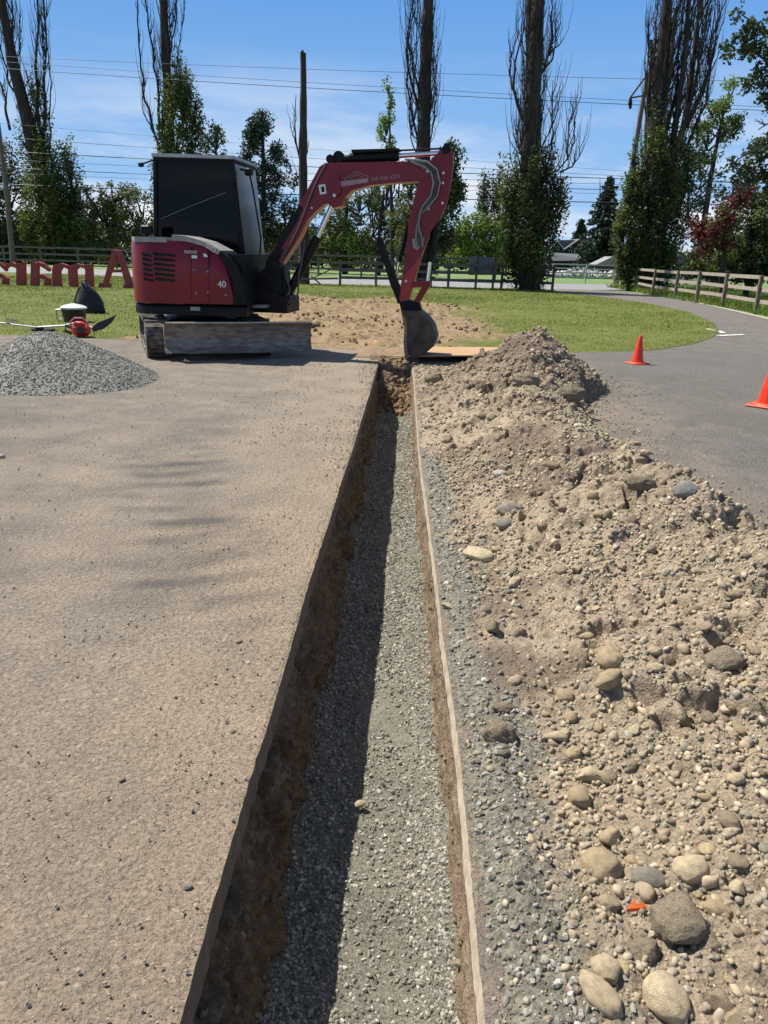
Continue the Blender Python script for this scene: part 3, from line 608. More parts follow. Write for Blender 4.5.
# (px, py, diameter px, material, elongation, turn deg, label)
T, K, Gy, Br, Wh, Bl = M_tan, M_cream, M_grey, M_brown, M_white, M_blue
traced = [
 (477, 560, 34, K, (1, .7, .5), 0, 'flat cream stone lying alone high on the tan dirt slope near the trench'),
 (510, 515, 24, Gy, (1, .85, .7), 20, 'pale grey round stone on the slope above the flat cream stone'),
 (686, 497, 22, Bl, (1, .95, .85), 0, 'round blue-grey boulder at the heap edge beside the driveway'),
 (492, 633, 24, Br, (1, .8, .8), -30, 'brown rounded stone half sunk in dirt close to the trench edge'),
 (497, 552, 12, T, (1, .8, .6), 10, 'small tan stone touching the dirt just right of the flat cream stone'),
 (514, 585, 18, K, (1, .55, .5), 60, 'narrow cream stone standing on end below the flat cream stone'),
 (448, 609, 14, K, (1, .7, .5), 0, 'small cream chip lying right against the sawn trench edge'),
 (609, 665, 26, T, (.9, 1, .7), 20, 'upper tan stone of the touching pair in the middle of the slope'),
 (609, 684, 32, T, (1, .55, .55), 35, 'lower curved tan stone of the touching pair in the middle of the slope'),
 (597, 612, 14, K, (1, .6, .5), 0, 'small pale oval stone on fine dirt uphill of the touching pair'),
 (655, 655, 14, K, (1, .6, .6), 10, 'upper of two small cream ovals to the right of the touching pair'),
 (655, 672, 16, K, (1, .65, .6), -10, 'lower of two small cream ovals to the right of the touching pair'),
 (554, 742, 24, K, (1, .62, .55), 0, 'oval cream stone on grey gravel above the big blocky pebble row'),
 (565, 700, 18, T, (1, 1, .7), 0, 'round tan stone at the border of grey gravel and tan dirt'),
 (570, 720, 15, T, (1, .85, .7), 0, 'small tan stone below the round one at the gravel border'),
 (590, 779, 34, K, (1, .62, .6), -8, 'large smooth cream stone casting a shadow in the middle foreground'),
 (578, 803, 24, T, (.9, 1, .8), 0, 'knobbly tan stone just below the large smooth cream stone'),
 (573, 757, 18, T, (1, .7, .6), 30, 'tilted tan pebble left of the large smooth cream stone'),
 (500, 740, 30, Br, (1, .9, .8), 0, 'crumbling brown lump of soil and stone near the trench edge'),
 (503, 712, 22, K, (1, .5, .5), 10, 'long low cream stone above the crumbling brown lump'),
 (601, 872, 36, T, (1, .85, .75), -10, 'large round tan stone in the foreground cobbles beside the grey gravel'),
 (612, 845, 26, T, (1, .85, .8), 20, 'tan cobble resting behind the large round tan stone'),
 (649, 885, 32, Gy, (1, .7, .65), 0, 'grey and tan oval cobble in front of the dark shadowed gap'),
 (690, 878, 38, K, (1, .8, .75), 20, 'broad cream cobble to the right of the grey oval one'),
 (706, 857, 22, T, (1, .9, .7), 0, 'tan cobble just behind the broad cream cobble'),
 (633, 867, 17, T, (1, .8, .7), 0, 'small tan pebble wedged between the large round stone and the grey oval'),
 (676, 934, 52, Br, (1, .9, .75), 15, 'biggest brown clod of earth, rough and dark, beside the orange scrap'),
 (706, 950, 28, K, (.8, 1, .7), 0, 'smooth upright cream stone right of the big brown clod'),
 (716, 917, 30, T, (1, .6, .6), -10, 'long tan stone behind the smooth upright cream stone'),
 (604, 975, 27, K, (1, .95, .85), 0, 'round cream cobble at the edge of the grey gravel in the near foreground'),
 (622, 972, 18, T, (.75, 1, .8), 0, 'egg shaped tan stone touching the round cream cobble'),
 (600, 1002, 46, K, (1, .55, .6), -50, 'long blocky pale stone at the very bottom beside grey gravel'),
 (665, 1005, 46, K, (.8, 1, .7), 10, 'largest squarish cream rock in the bottom foreground'),
 (718, 1012, 38, Br, (1, .85, .8), 0, 'rough reddish brown rock at the bottom corner of the heap'),
 (643, 958, 32, Br, (1, .8, .7), 0, 'brown lumpy clod between the round cobble and the biggest clod'),
 (608, 908, 20, T, (1, .8, .7), 0, 'tan pebble directly above the orange plastic scrap'),
 (633, 965, 16, T, (1, .8, .7), 0, 'small tan pebble in the gap between brown clod and egg shaped stone'),
 (573, 993, 15, Bl, (1, .7, .5), 0, 'blue-grey angular chip on the grey gravel near the bottom'),
 (595, 944, 14, Bl, (1, .6, .5), 0, 'pale blue-grey flake among the gravel left of the brown clod'),
 (546, 850, 10, Wh, (1, .7, .6), 0, 'tiny white chip on dark grey gravel in the foreground'),
 (510, 843, 10, Wh, (1, .8, .6), 0, 'bright white chip on grey gravel nearest the pale trench edge'),
 (545, 961, 9, Wh, (.8, 1, .6), 0, 'isolated oval white pebble low on the grey gravel'),
 (502, 755, 12, Br, (1, .8, .7), 0, 'dark pebble tucked beneath the crumbling brown lump'),
 (735, 785, 20, K, (1, .7, .6), 20, 'cream stone lying on fine brown dirt far from the trench'),
 (705, 801, 18, T, (1, .5, .5), 0, 'flat tan stone left of the cream stone on fine brown dirt'),
 (745, 690, 16, K, (1, .8, .7), 0, 'pale stone by a hollow near the top of the near heap'),
 (722, 668, 40, Br, (1, .7, .5), 20, 'big dark overhanging clod near the crest of the near heap'),
 (709, 721, 16, K, (.8, 1, .6), 30, 'slender cream stone on bare dirt below the overhanging clod'),
 (552, 470, 16, T, (1, .6, .6), 0, 'tan stone on the upper slope below the dark peak'),
 (600, 517, 14, T, (1, .7, .6), 20, 'tan stone on the crest left of the boulder'),
 (500, 478, 14, Wh, (1, .7, .6), 0, 'whitish stone high on the slope close to the trench'),
 (527, 385, 22, Br, (1, .7, .7), 0, 'dark brown clod on the flank of the far peak'),
 (570, 400, 26, Br, (1, .6, .7), 0, 'dark brown slab of soil on the driveway side of the far peak'),
 (640, 490, 34, Br, (1, .5, .5), 0, 'dark crusty slab of earth beside the round boulder'),
 (434, 384, 18, Br, (1, .8, .8), 0, 'brown clod by the far corner of the trench and the plywood'),
 (633, 447, 12, T, (1, .7, .6), 0, 'tan stone that rolled onto the driveway beside the heap'),
 (640, 462, 10, Gy, (1, .8, .6), 0, 'small grey stone on the driveway just below the rolled tan stone'),
 (707, 519, 10, K, (1, .9, .7), 0, 'pale round pebble on the driveway edge beyond the boulder'),
 (671, 381, 5, Br, (1, .8, .7), 0, 'lone dark pebble on bare driveway between the two traffic cones'),
 (725, 541, 11, Gy, (1, .8, .7), 0, 'grey pebble at the ragged lower edge of the heap on the driveway'),
]
for i, (px, py, dpx, mt, sq, rz, lab) in enumerate(traced):
    P, t = heap_pt(px, py); rad = dpx/2*t/FOC
    clod = 'clod' in lab or 'slab' in lab or 'lump' in lab
    stone_obj(P, rad*1.05, M_soilb if clod else mt, i, sq, math.radians(rz), lab, cat='clod' if clod else 'stone', name='clod' if clod else 'stone', sink=.3 if not clod else .35, ang=(i % 3 == 0 or mt in (M_brown,)))
r = np.random.default_rng(77); cnt = 0; tr = 0
while cnt < 215 and tr < 9000:
    tr += 1
    Y = .85+8.6*r.random()**2.7; X = xr(Y)+.12+r.random()*2.3*(.45+.55*min(1, Y/3))
    near = cnt < 75
    if near: Y = .92+1.1*r.random(); X = .62+(.25+.55*Y)*r.random()
    h_ = float(heap_h(np.array([X]), np.array([Y]))[0]); g_ = float(gravel_mask(np.array([X]), np.array([Y]))[0])
    if not near and h_ < .012 or near and (X > .62*Y+.2 or r.random() < g_*.8): continue
    if not near and (r.random() < g_*.85 or r.random() > float(sm(.3, .6, vn(np.array([X*1.6]), np.array([Y*1.6]), 5)))+.15): continue
    rad = (.013+.028*r.random()**2.2)*(1+.03*Y)
    if near: rad = .008+.022*r.random()**1.6
    stone_obj((X, Y, h_), rad, [T, K, K, Gy, T, Br][cnt % 6], int(r.integers(100)), (1, r.uniform(.6, .95), r.uniform(.5, .75)), r.uniform(0, 6), 'tan or grey cobble among many others strewn over the dirt heap', 'small cobbles strewn over the dirt heap', sink=.3, ang=bool(cnt % 2 == 0)); cnt += 1
# stones on the left asphalt and in the trench
left = [(188, 888, 9, Gy, 'dark oval pebble on dusty asphalt nearest the camera by the trench'), (239, 643, 8, Gy, 'dark grey pebble on the asphalt just left of the trench midway'), (248, 664, 6, Wh, 'small whitish pebble below the dark grey one beside the trench'),
        (213, 585, 5, Gy, 'little dark pebble at the end of the scuffed tread marks'), (122, 781, 7, Br, 'flat brown chip alone on the open asphalt'), (232, 733, 6, Gy, 'pebble on dusty asphalt above the trench curb in the near part'),
        (200, 925, 5, Gy, 'smaller pebble below the dark oval one near the trench'), (360, 806, 11, K, 'tan pebble lying on the sunlit trench bed'), (2, 458, 7, Wh, 'white flat chip at the left border of the asphalt')]
for i, (px, py, dpx, mt, lab) in enumerate(left):
    z = -.45 if 'trench bed' in lab else .0
    P = G(px, py, z); t = np.linalg.norm(P-CP)/np.linalg.norm(ray(px, py)); stone_obj(P, dpx/2*t/FOC, mt, i*3+1, (1, .75, .6), i, lab, sink=.15)
# grit strewn on the asphalt
r = np.random.default_rng(55); n = 20000
Y = .8+9.8*r.random(n)**1.7; S = r.random(n)**2.0*4.2; X = xl(Y)-.01-S
k = r.random(n) < np.clip(.16+sm(.32, .0, S)*sm(.36, .58, vn(X*3, Y*1.6, 8))*1.8+.5*sm(.60, .75, vn(X*2, Y*2, 3))+1.2*sm(.5, .1, np.hypot(X-G(322, 432)[0]+.1, (Y-G(322, 432)[1])*.8)), 0, 1); X, Y = X[k], Y[k]
rd = (.0012+.0042*r.random(len(X))**3.4)*(1+.1*Y); V, F = stones(np.stack([X, Y, .006+rd*.4], 1), rd, .3, ICO1, 56)
tag(raw('grit', V, F, M_peb, smooth=False), 'fine grit and crumbs scattered over the dusty asphalt', 'grit', kind='stuff')
n = 2600; Y = 3+8.4*r.random(n); X = np.interp(Y, Yt, Bt)-.15+np.abs(r.normal(0, .35, n)); rd = (.002+.007*r.random(n)**2.5)*(1+.08*Y)
V, F = stones(np.stack([X, Y, .006+rd*.35], 1), rd, .3, ICO1, 58)
tag(raw('grit', V, F, M_peb, smooth=False), 'crumbs and pebbles that rolled from the heap onto the driveway', 'grit', kind='stuff')
# ================================================================ grey gravel pile, left
gp = G(36, 392)+np.array([-.22, .85, 0]); gp[2] = 0
nn = 200; xs = np.linspace(-2.3, 2.3, nn); Xq, Yq = np.meshgrid(xs, xs, indexing='xy')
def pile_h(x, y):
    r_ = np.hypot(x/1.24, y/1.05)*(1+.22*fbm(x*1.1+3, y*1.1, 3, 131)); h_ = .58*np.maximum(0, 1-r_**1.08)-.06*sm(.25, 0, r_)
    r2 = np.hypot((x+1.35)/1.0, (y+.1)/.95)*(1+.15*fbm(x*2, y*2, 3, 133)); h_ = np.maximum(h_, .33*np.maximum(0, 1-r2))
    return h_+.07*fbm(x*2.5, y*2.5, 4, 132)*sm(0, .12, h_)-.012
Zq = pile_h(Xq, Yq); V = np.stack([Xq+gp[0], Yq+gp[1], Zq], -1).reshape(-1, 3); m, nt, p = new_mat('gravel_heap'); p.inputs['Roughness'].default_value = .95
c = mixc(nt, ramp(nt, noise(nt, 45, 4, .7), .38, .62), (.20, .193, .165), (.40, .385, .335)); c = mixc(nt, ramp(nt, noise(nt, 1.2, 3), .4, .6), c, (.80, .80, .78), 'MULTIPLY'); nt.links.new(c, p.inputs['Base Color']); bump(nt, p, noise(nt, 40, 5, .7), 1, .03)
pe = empty('gravel_pile', gp, 'low pile of grey crushed gravel heaped on the asphalt near the lawn edge', 'gravel pile')
raw('gravel_mound', V, grid_faces(nn, nn), m, parent=pe, base=gp)
r = np.random.default_rng(66); n = 52000; x = r.uniform(-2.2, 2.3, n); y = r.uniform(-1.8, 1.8, n); z = pile_h(x, y); k = (z > -.004) | ((z > -.0115) & (r.random(n) < .25)); x, y, z = x[k], y[k], np.maximum(z[k], 0)
rd = .005+.010*r.random(len(x))**2.4; V, F = stones(np.stack([x+gp[0], y+gp[1], z+rd*.2], 1), rd, .3, ICO1, 67)
M_pile = stone_mat('pile_stone', [(.20, .195, .17), (.30, .29, .255), (.40, .385, .34), (.26, .25, .22)])
tag(raw('crushed_stone', V, F, M_pile, smooth=False, parent=pe, base=gp), kind='stuff')
# ================================================================ plywood, cones, orange scrap
M_ply = simple('plywood', (.46, .29, .15), .7, c2=(.36, .22, .11), ns=2.5, stretch=(1, 14, 14), bs=.3, bn=20)
a_, b_, c_, d_ = G(408, 363), G(497, 362.5), G(512, 354), G(420, 353.5)
A = [p+np.array([0, 0, .085]) for p in (a_, b_, c_, d_)]; B = [p+np.array([0, 0, .103]) for p in (a_, b_, c_, d_)]
pb = (a_+c_)/2; tag(MB().prism(A, B).build('plywood_sheet', M_ply, base=pb), 'thin tan plywood sheet laid flat across the soil beyond the trench end', 'plywood sheet')
M_cone = simple('cone_orange', (.82, .048, .014), .45, c2=(.68, .035, .012), ns=5, spec=.4); M_rub = simple('cone_base', (.75, .07, .02), .55)
for (px, py, lab, hh, rot, tl) in ((637, 364, 'small orange traffic cone standing alone on the driveway by the lawn', .41, .3, 0.02), (768, 407, 'larger orange traffic cone cut by the picture border on the driveway', .55, .8, -.03)):
    b = G(px, py); cn = empty('traffic_cone', b, lab, 'traffic cone', 'orange traffic cones on the driveway'); s_ = hh/.41
    mb = MB(); prof = [(.085, .02), (.082, .05), (.066, .14), (.05, .24), (.033, .34), (.022, .40), (.016, .408), (.010, .40)]
    mb.lathe(b, [(q*s_, z*s_) for q, z in prof], 28); mb.build('cone_body', M_cone, cn, smooth=True, sharp=50)
    mb = MB(); mb.box(b+np.array([0, 0, .012*s_]), (.265*s_, .265*s_, .020*s_), rz=rot, bev=.03*s_); mb.lathe(b, [(.115*s_, .02*s_), (.105*s_, .03*s_), (.086*s_, .034*s_)], 28); mb.build('cone_foot', M_rub, cn)
P, t = heap_pt(635, 917); mb = MB(); M_or = simple('orange_plastic', (.75, .13, .02), .5)
k = t/FOC
def opt(x, y, z): return P+np.array([x*k, -y*k*.7, z*k+.012])
mb.prism([opt(-10, 2, 0), opt(10, 1, 2), (opt(8, -4, 5)), opt(1, -2, 3), opt(-1, -9, 7), opt(-4, -3, 3)], [opt(-10, 1, 3), opt(10, -1, 5), opt(8, -5, 8), opt(1, -3, 6), opt(-1, -10, 10), opt(-4, -4, 6)])
tag(mb.build('plastic_scrap', M_or, base=P), 'broken scrap of bright orange plastic lying among the foreground cobbles', 'plastic scrap')
# ================================================================ tools on the lawn
M_blk = simple('black_plastic', (.018, .018, .02), .45); M_blkc = simple('black_cloth', (.02, .02, .022), .8, bs=.6, bn=12, bd=.02); M_redp = simple('red_plastic', (.55, .03, .02), .4); M_alu = simple('worn_metal', (.55, .55, .54), .4, .6); M_wood = simple('handle_wood', (.45, .34, .2), .6); M_wpl = simple('pale_lid', (.66, .66, .64), .5)
D = 12.9
def A2(px, py, Y=D): return at(px, py, Y)
# bag
b = G(90, 313); s_ = b[1]/FOC/1.05
mb = MB(); rings = []
for (z, w0, w1, dx, dy) in ((0, 14, 9, 1, 0), (4, 15.5, 10, 1, 0), (12, 13, 9, .5, .1), (19, 10, 7, -.5, .2), (25, 6, 5, -2, .3), (29, 3, 3, -3, .3), (30, .5, .5, -3, .3)):
    rings.append([b+np.array([(dx+w0*math.cos(t_)*(1+.08*math.sin(3*t_+z)))*s_, dy*s_+w1*math.sin(t_)*s_, z*s_]) for t_ in np.linspace(0, 2*PI, 18, endpoint=False)])
n_ = 18; V = [p for q in rings for p in q]; F = [(i*n_+k, i*n_+(k+1) % n_, (i+1)*n_+(k+1) % n_, (i+1)*n_+k) for i in range(6) for k in range(n_)]+[tuple(range(n_-1, -1, -1))]
mb.add(V, F); bag = empty('backpack', b, 'black soft backpack standing upright on the lawn behind the bucket', 'backpack'); mb.build('bag_body', M_blkc, bag, smooth=True, sharp=70)
mb = MB(); mb.tube([b+np.array([x*s_, -8*s_, z*s_]) for x, z in ((-8, 4), (-11, 12), (-8, 20), (-4, 26))], .02, 6); mb.tube([b+np.array([x*s_, -3*s_, z*s_]) for x, z in ((-4, 28), (-4, 32), (0, 33), (1, 27))], .018, 6); mb.build('strap', M_blk, bag, smooth=True)
# bucket
b = G(75, 322); s_ = b[1]/FOC/1.05; bk = empty('bucket', b, 'black bucket with a pale lid standing between backpack and red saw', 'bucket')
MB().lathe(b, [(10.5*s_, 0), (12*s_, 12*s_), (12.5*s_, 13*s_)], 24).build('bucket_body', M_blk, bk, smooth=True)
MB().lathe(b+np.array([0, 0, 13.2*s_]), [(13*s_, 0), (13*s_, 1.5*s_), (9*s_, 3.5*s_), (2*s_, 5*s_), (.5*s_, 5.2*s_)], 24).build('lid', M_wpl, bk, smooth=True)
MB().tube([b+np.array([x*s_, -2*s_, z*s_]) for x, z in ((-12, 12), (-17, 12), (-17.5, 3), (-13, 2))], 1.0*s_, 6).build('handle', M_alu, bk, smooth=True)
# red cut-off saw
b = G(81, 337); s_ = b[1]/FOC/1.05; sw = empty('power_saw', b, 'red motor saw with looped top handle sitting at the lawn edge by the gravel pile', 'saw')
o_ = lambda x, y, z: b+np.array([x*s_, y*s_, z*s_])
mb = MB(); mb.box(o_(0, 2, 7), (18*s_, 12*s_, 12*s_), bev=3*s_); mb.box(o_(-1, 2, 13), (12*s_, 9*s_, 5*s_), bev=2*s_); mb.build('motor_housing', M_redp, sw)
mb = MB(); mb.lathe(o_(2, -4.2, 7), [(4.2*s_, 0), (4.2*s_, 1*s_), (2*s_, 1.6*s_)], 16, ax=[[1, 0, 0], [0, 0, 1], [0, -1, 0]]); mb.build('starter_cover', M_blk, sw)
MB().tube([o_(*q) for q in ((-8, -1, 10), (-9, -1, 15), (-4, -1, 19), (4, -1, 19), (9, -1, 15), (8, -1, 9))], .9*s_, 8).build('top_handle', simple('pale_red', (.6, .22, .15), .5), sw, smooth=True)
mb = MB(); mb.tube([o_(*q) for q in ((-8, 2, 8), (-15, 2, 11), (-17, 2, 6), (-10, 2, 3))], 1.6*s_, 8); mb.build('rear_handle', M_blk, sw, smooth=True)
# black bladed shovel: handle running left behind the saw, blade to the right
b = G(100, 333); s_ = b[1]/FOC/1.05; o_ = lambda x, y, z: b+np.array([x*s_, y*s_, z*s_]); sh = empty('shovel', b, 'long shovel with black pointed blade lying behind the red saw', 'shovel')
top = [(-10, 4), (-4, 9), (8, 14), (16, 17.5), (10, 9), (2, 3), (-8, 0)]
mb = MB(); mb.prism([o_(x, 3+.25*z, z+.5) for x, z in top], [o_(x, 5+.25*z, z+.5) for x, z in top]); mb.build('blade', M_blk, sh)
mb = MB(); mb.tube([o_(-8, 6, 4), o_(-30, 12, 8), o_(-42, 12, 5), o_(-68, 10, 3)], 1.0*s_, 8); mb.build('handle', M_alu, sh, smooth=True)
b = G(20, 331); s_ = b[1]/FOC/1.05; o_ = lambda x, y, z: b+np.array([x*s_, y*s_, z*s_]); rk = empty('rake', b, 'long handled rake lying on the grass left of the bucket', 'rake')
MB().tube([o_(-60, 9, 9), o_(-22, 6, 7), o_(22, 4, 3)], .8*s_, 8).build('handle', M_alu, rk, smooth=True)
mb = MB(); mb.bar(o_(-16, 6, 11), o_(-8, 14, 9), 1.5*s_, 1.5*s_)
for k in range(9): mb.bar(o_(-16+k, 6+k, 11-.25*k), o_(-17+k, 6+k, 6), .5*s_, .5*s_, up=(0, 1, 0))
mb.build('rake_head', M_alu, rk)
b = G(45, 333); s_ = b[1]/FOC/1.05; o_ = lambda x, y, z: b+np.array([x*s_, y*s_, z*s_])
mb = MB(); mb.box(o_(-5, 8, 2.5), (24*s_, 6*s_, 3*s_), bev=1*s_); mb.box(o_(-8, 6, 4.5), (8*s_, 3*s_, 1.2*s_)); tag(mb.build('tool_bag', M_blkc, base=b), 'flat black tool bag lying between rake and shovel handle', 'tool bag')
# ================================================================ red freestanding letters seen from behind
M_let = simple('letter_red', (.33, .045, .038), .55, c2=(.25, .035, .03), ns=3); M_let2 = simple('letter_edge', (.55, .30, .27), .6)
def letter(strokes, label, Y=28.6, name='sign_letter'):
    """strokes: closed pixel outlines at depth Y"""
    allp = [p for s_ in strokes for p in s_]; cx = sum(p[0] for p in allp)/len(allp); by = max(p[1] for p in allp)
    base = at(cx, by, Y); base[2] = 0; e = empty(name, base, label, 'letter', 'red letters standing in a row on the lawn'); dz = at(cx, by, Y)[2]
    mb = MB(); th_ = .12
    for si, s_ in enumerate(strokes):
        A = []; 
        for p in s_:
            q = at(p[0], p[1], Y); q[2] -= dz; q[1] += .008*si; A.append(q)
        mb.prism(A, [q+np.array([.05, th_-.02*si, 0]) for q in A])
    mb.build('letter_body', M_let, e)
def ser(x, w=6): return (x-w/2, x+w/2)
lt = 285.5
letter([[(98, lt+1.5), (109, lt+1.5), (109, 283), (106.5, 282), (116.5, 254), (125, 282.5), (123, lt+.5), (123, lt+2), (133, lt+2), (131, 283), (119.5, 250), (112, 249), (103, 282), (99, 283)], [(106, 272), (120, 272), (120, 269), (107, 269)]], 'tallest red letter A at the excavator end of the row, seen from behind')
letter([[(84, lt), (92, lt), (91, 266), (91, 263), (83.5, 263), (85, 270)], [(69, lt), (76.5, lt), (75, 269), (78, 265), (84, 267), (84, 264), (76, 262), (69, 264), (67.5, 270)], [(52, lt), (60, lt), (59, 270), (62, 265), (67.5, 268), (67.5, 264), (60, 261.5), (53, 263), (51.5, 268)]], 'wide red letter m next to the capital A, seen from behind')
letter([[(30, lt-1), (37, lt-1), (37, 262), (34, 260), (30.5, 262)], [(37, 263), (44, 267), (48, 270), (49, 267), (43, 262), (37, 260)], [(37, 274), (42, 273), (49, 277), (49, 284), (43, 284), (44, 278), (37, 277)]], 'red letter a in the middle of the row, seen from behind')
letter([[(16, lt-1.5), (24, lt-1.5), (23.5, 264), (24, 261), (15.5, 261), (16, 270)], [(16, 267), (10, 264.5), (5, 267), (5, 262.5), (11, 260.5), (16, 263)]], 'narrow red letter r beside the letter a, seen from behind')
letter([[(-12, lt-2), (-6, lt-2), (-6, 262), (-9, 260), (-12, 262)], [(-6, 263), (0, 265), (5, 270), (6, 266), (0, 261), (-6, 260)], [(-6, 273), (0, 272), (7, 277), (7, 283), (1, 283), (2, 277), (-6, 276)]], 'red letter cut by the picture border at the far end of the row')
# ================================================================ mini excavator
AL = math.radians(8); eu = np.array([math.cos(AL), -math.sin(AL), 0]); er = np.array([-math.sin(AL), -math.cos(AL), 0]); ez = np.array([0, 0, 1.])
XC = np.array([-2.5, 11.15, 0.])
def L(s, o, z): return XC+eu*s+er*o+ez*z          # s forward, o to the machine's own right (towards the camera), z up
def S(px, py, o):                                   # pixel -> (s, z) on the upright plane at offset o
    P = on_plane(px, py, XC+er*o, er); d = P-XC; return float(np.dot(d, eu)), float(P[2])
def PX(pts, o): return [S(x, y, o) for x, y in pts]
ex = empty('mini_excavator', XC, 'dark red mini excavator with black glazed cab digging at the end of the trench', 'excavator')
M_red = simple('machine_red', (.20, .0035, .014), .30, c2=(.15, .003, .011), ns=2.5, coat=.2, spec=.25); M_dk = simple('machine_black', (.005, .005, .0055), .5, c2=(.011, .010, .0095), ns=8, spec=.18); M_gry = simple('machine_grey', (.30, .29, .275), .5, c2=(.22, .215, .20), ns=6)
M_rubber = simple('track_rubber', (.04, .036, .032), .85, c2=(.22, .185, .14), ns=9, lo=.42, hi=.7); M_steel = simple('scuffed_steel', (.24, .21, .18), .55, .2, c2=(.12, .10, .085), ns=7, stretch=(1, 1, 3), bs=.3, bn=40)
M_chrome = simple('chrome_rod', (.75, .75, .76), .12, 1.0, c2=(.7, .7, .7)); M_hose = simple('hose_rubber', (.06, .06, .062), .5); M_hoseg = simple('hose_sleeve', (.22, .22, .215), .6); M_whi = simple('white_decal', (.7, .7, .7), .5, c2=(.62, .62, .62)); M_decd = simple('faded_decal', (.33, .22, .23), .5)
mg, nt, p = new_mat('dark_glass'); p.inputs['Base Color'].default_value = (.001, .0015, .003, 1); p.inputs['Roughness'].default_value = .02; p.inputs['Specular IOR Level'].default_value = .16
M_glass = mg
mg, nt, p = new_mat('clear_glass'); p.inputs['Base Color'].default_value = (.12, .13, .135, 1); p.inputs['Roughness'].default_value = .08; M_glass2 = mg
def pr(mb, px, o0, o1):
    P = PX(px, o0); return mb.prism([L(s, o0, z) for s, z in P], [L(s, o1, z) for s, z in P])
def sz(mb, pts, o0, o1): return mb.prism([L(s, o0, z) for s, z in pts], [L(s, o1, z) for s, z in pts])
def rod(mb, a, b, o, r_, n=14):
    (s0, z0), (s1, z1) = S(*a, o), S(*b, o); return mb.tube([L(s0, o, z0), L(s1, o, z1)], r_, n)
def disc(mb, c, o, r_, w_, n=16):
    s0, z0 = S(*c, o); return mb.tube([L(s0, o-w_/2, z0), L(s0, o+w_/2, z0)], r_, n)
def text(s_, size, P, xd, yd, mat, name, parent, ext=.003):
    cu = bpy.data.curves.new('t', 'FONT'); cu.body = s_; cu.size = size; cu.extrude = ext; cu.align_x = 'CENTER'; cu.align_y = 'CENTER'
    ot = bpy.data.objects.new('t', cu); C.objects.link(ot); bpy.context.view_layer.update()
    me = bpy.data.meshes.new_from_object(ot.evaluated_get(bpy.context.evaluated_depsgraph_get())); bpy.data.objects.remove(ot)
    zd = np.cross(xd, yd); me.materials.clear(); me.materials.append(mat)
    co_ = np.empty(len(me.vertices)*3); me.vertices.foreach_get('co', co_); co_ = co_.reshape(-1, 3)
    top_ = parent.parent if parent.parent else parent
    W = P+co_[:, :1]*xd+co_[:, 1:2]*yd+co_[:, 2:]*zd-np.array(top_.location); me.vertices.foreach_set('co', W.astype(np.float32).ravel()); me.update()
    o = bpy.data.objects.new(name, me); C.objects.link(o); o.parent = parent; return o
# --- undercarriage
DL = math.radians(20); df = np.array([math.sin(DL), -math.cos(DL), 0]); dp = np.array([math.cos(DL), math.sin(DL), 0]); UC = np.array([-2.78, 11.33, 0])
def T_(a, b, z): return UC+dp*a+df*b+ez*z           # a across, b towards the blade
def stadium(R, half, zc, n=14):
    P = []
    for k in range(n): t_ = -PI/2+PI*k/(n-1); P.append((half+R*math.cos(t_), zc+R*math.sin(t_)))
    for k in range(n): t_ = PI/2+PI*k/(n-1); P.append((-half+R*math.cos(t_), zc+R*math.sin(t_)))
    return P
mb = MB(); mb.box(T_(0, 0, .36), (1.0, .95, .22), ax=np.array([dp, df, ez]), bev=.04); mb.tube([T_(0, 0, .44), T_(0, 0, .56)], .36, 28); mb.build('undercarriage_frame', M_dk, ex)
for sgn in (-1, 1):
    ca = sgn*.68; wd_ = .16
    out = stadium(.235, .84, .245, 16); inn = stadium(.195, .84, .245, 16)
    tb = MB(); N = len(out)
    V = [T_(ca-wd_, b_, z) for b_, z in out]+[T_(ca+wd_, b_, z) for b_, z in out]+[T_(ca-wd_, b_, z) for b_, z in inn]+[T_(ca+wd_, b_, z) for b_, z in inn]
    F = []
    for k in range(N):
        j = (k+1) % N; F += [(k, j, N+j, N+k), (2*N+j, 2*N+k, 3*N+k, 3*N+j), (j, k, 2*N+k, 2*N+j), (N+k, N+j, 3*N+j, 3*N+k)]
    tb.add(V, F)
    per = np.array(out+[out[0]]); d_ = np.r_[0, np.cumsum(np.hypot(*np.diff(per, axis=0).T))]
    for q in np.arange(0, d_[-1], .115):   # lugs
        b_ = np.interp(q, d_, per[:, 0]); z = np.interp(q, d_, per[:, 1]); b2 = np.interp((q+.02) % d_[-1], d_, per[:, 0]); z2 = np.interp((q+.02) % d_[-1], d_, per[:, 1])
        tg = np.array([b2-b_, z2-z]); tg /= np.linalg.norm(tg); nm = np.array([tg[1], -tg[0]])
        ax = np.array([dp, df*tg[0]+ez*tg[1], df*nm[0]+ez*nm[1]])
        tb.box(T_(ca, b_+nm[0]*.0, z+nm[1]*.0), (wd_*1.96, .05, .034), ax=ax)
    tk = tb.build('track', M_rubber, ex)
    f_ = MB(); f_.box(T_(ca, 0, .25), (.14, 1.36, .19), ax=np.array([dp, df, ez]), bev=.03); f_.build('track_frame', M_dk, tk)
    wh = MB()
    for b_ in (-.84, .84): wh.tube([T_(ca-.10, b_, .245), T_(ca+.10, b_, .245)], .185, 20); 
    wh.build('idler_wheel', M_steel, tk)
    for b_ in (-.45, -.15, .15, .45): MB().tube([T_(ca-.13, b_, .115), T_(ca+.13, b_, .115)], .062, 14).build('track_roller', M_steel, tk)
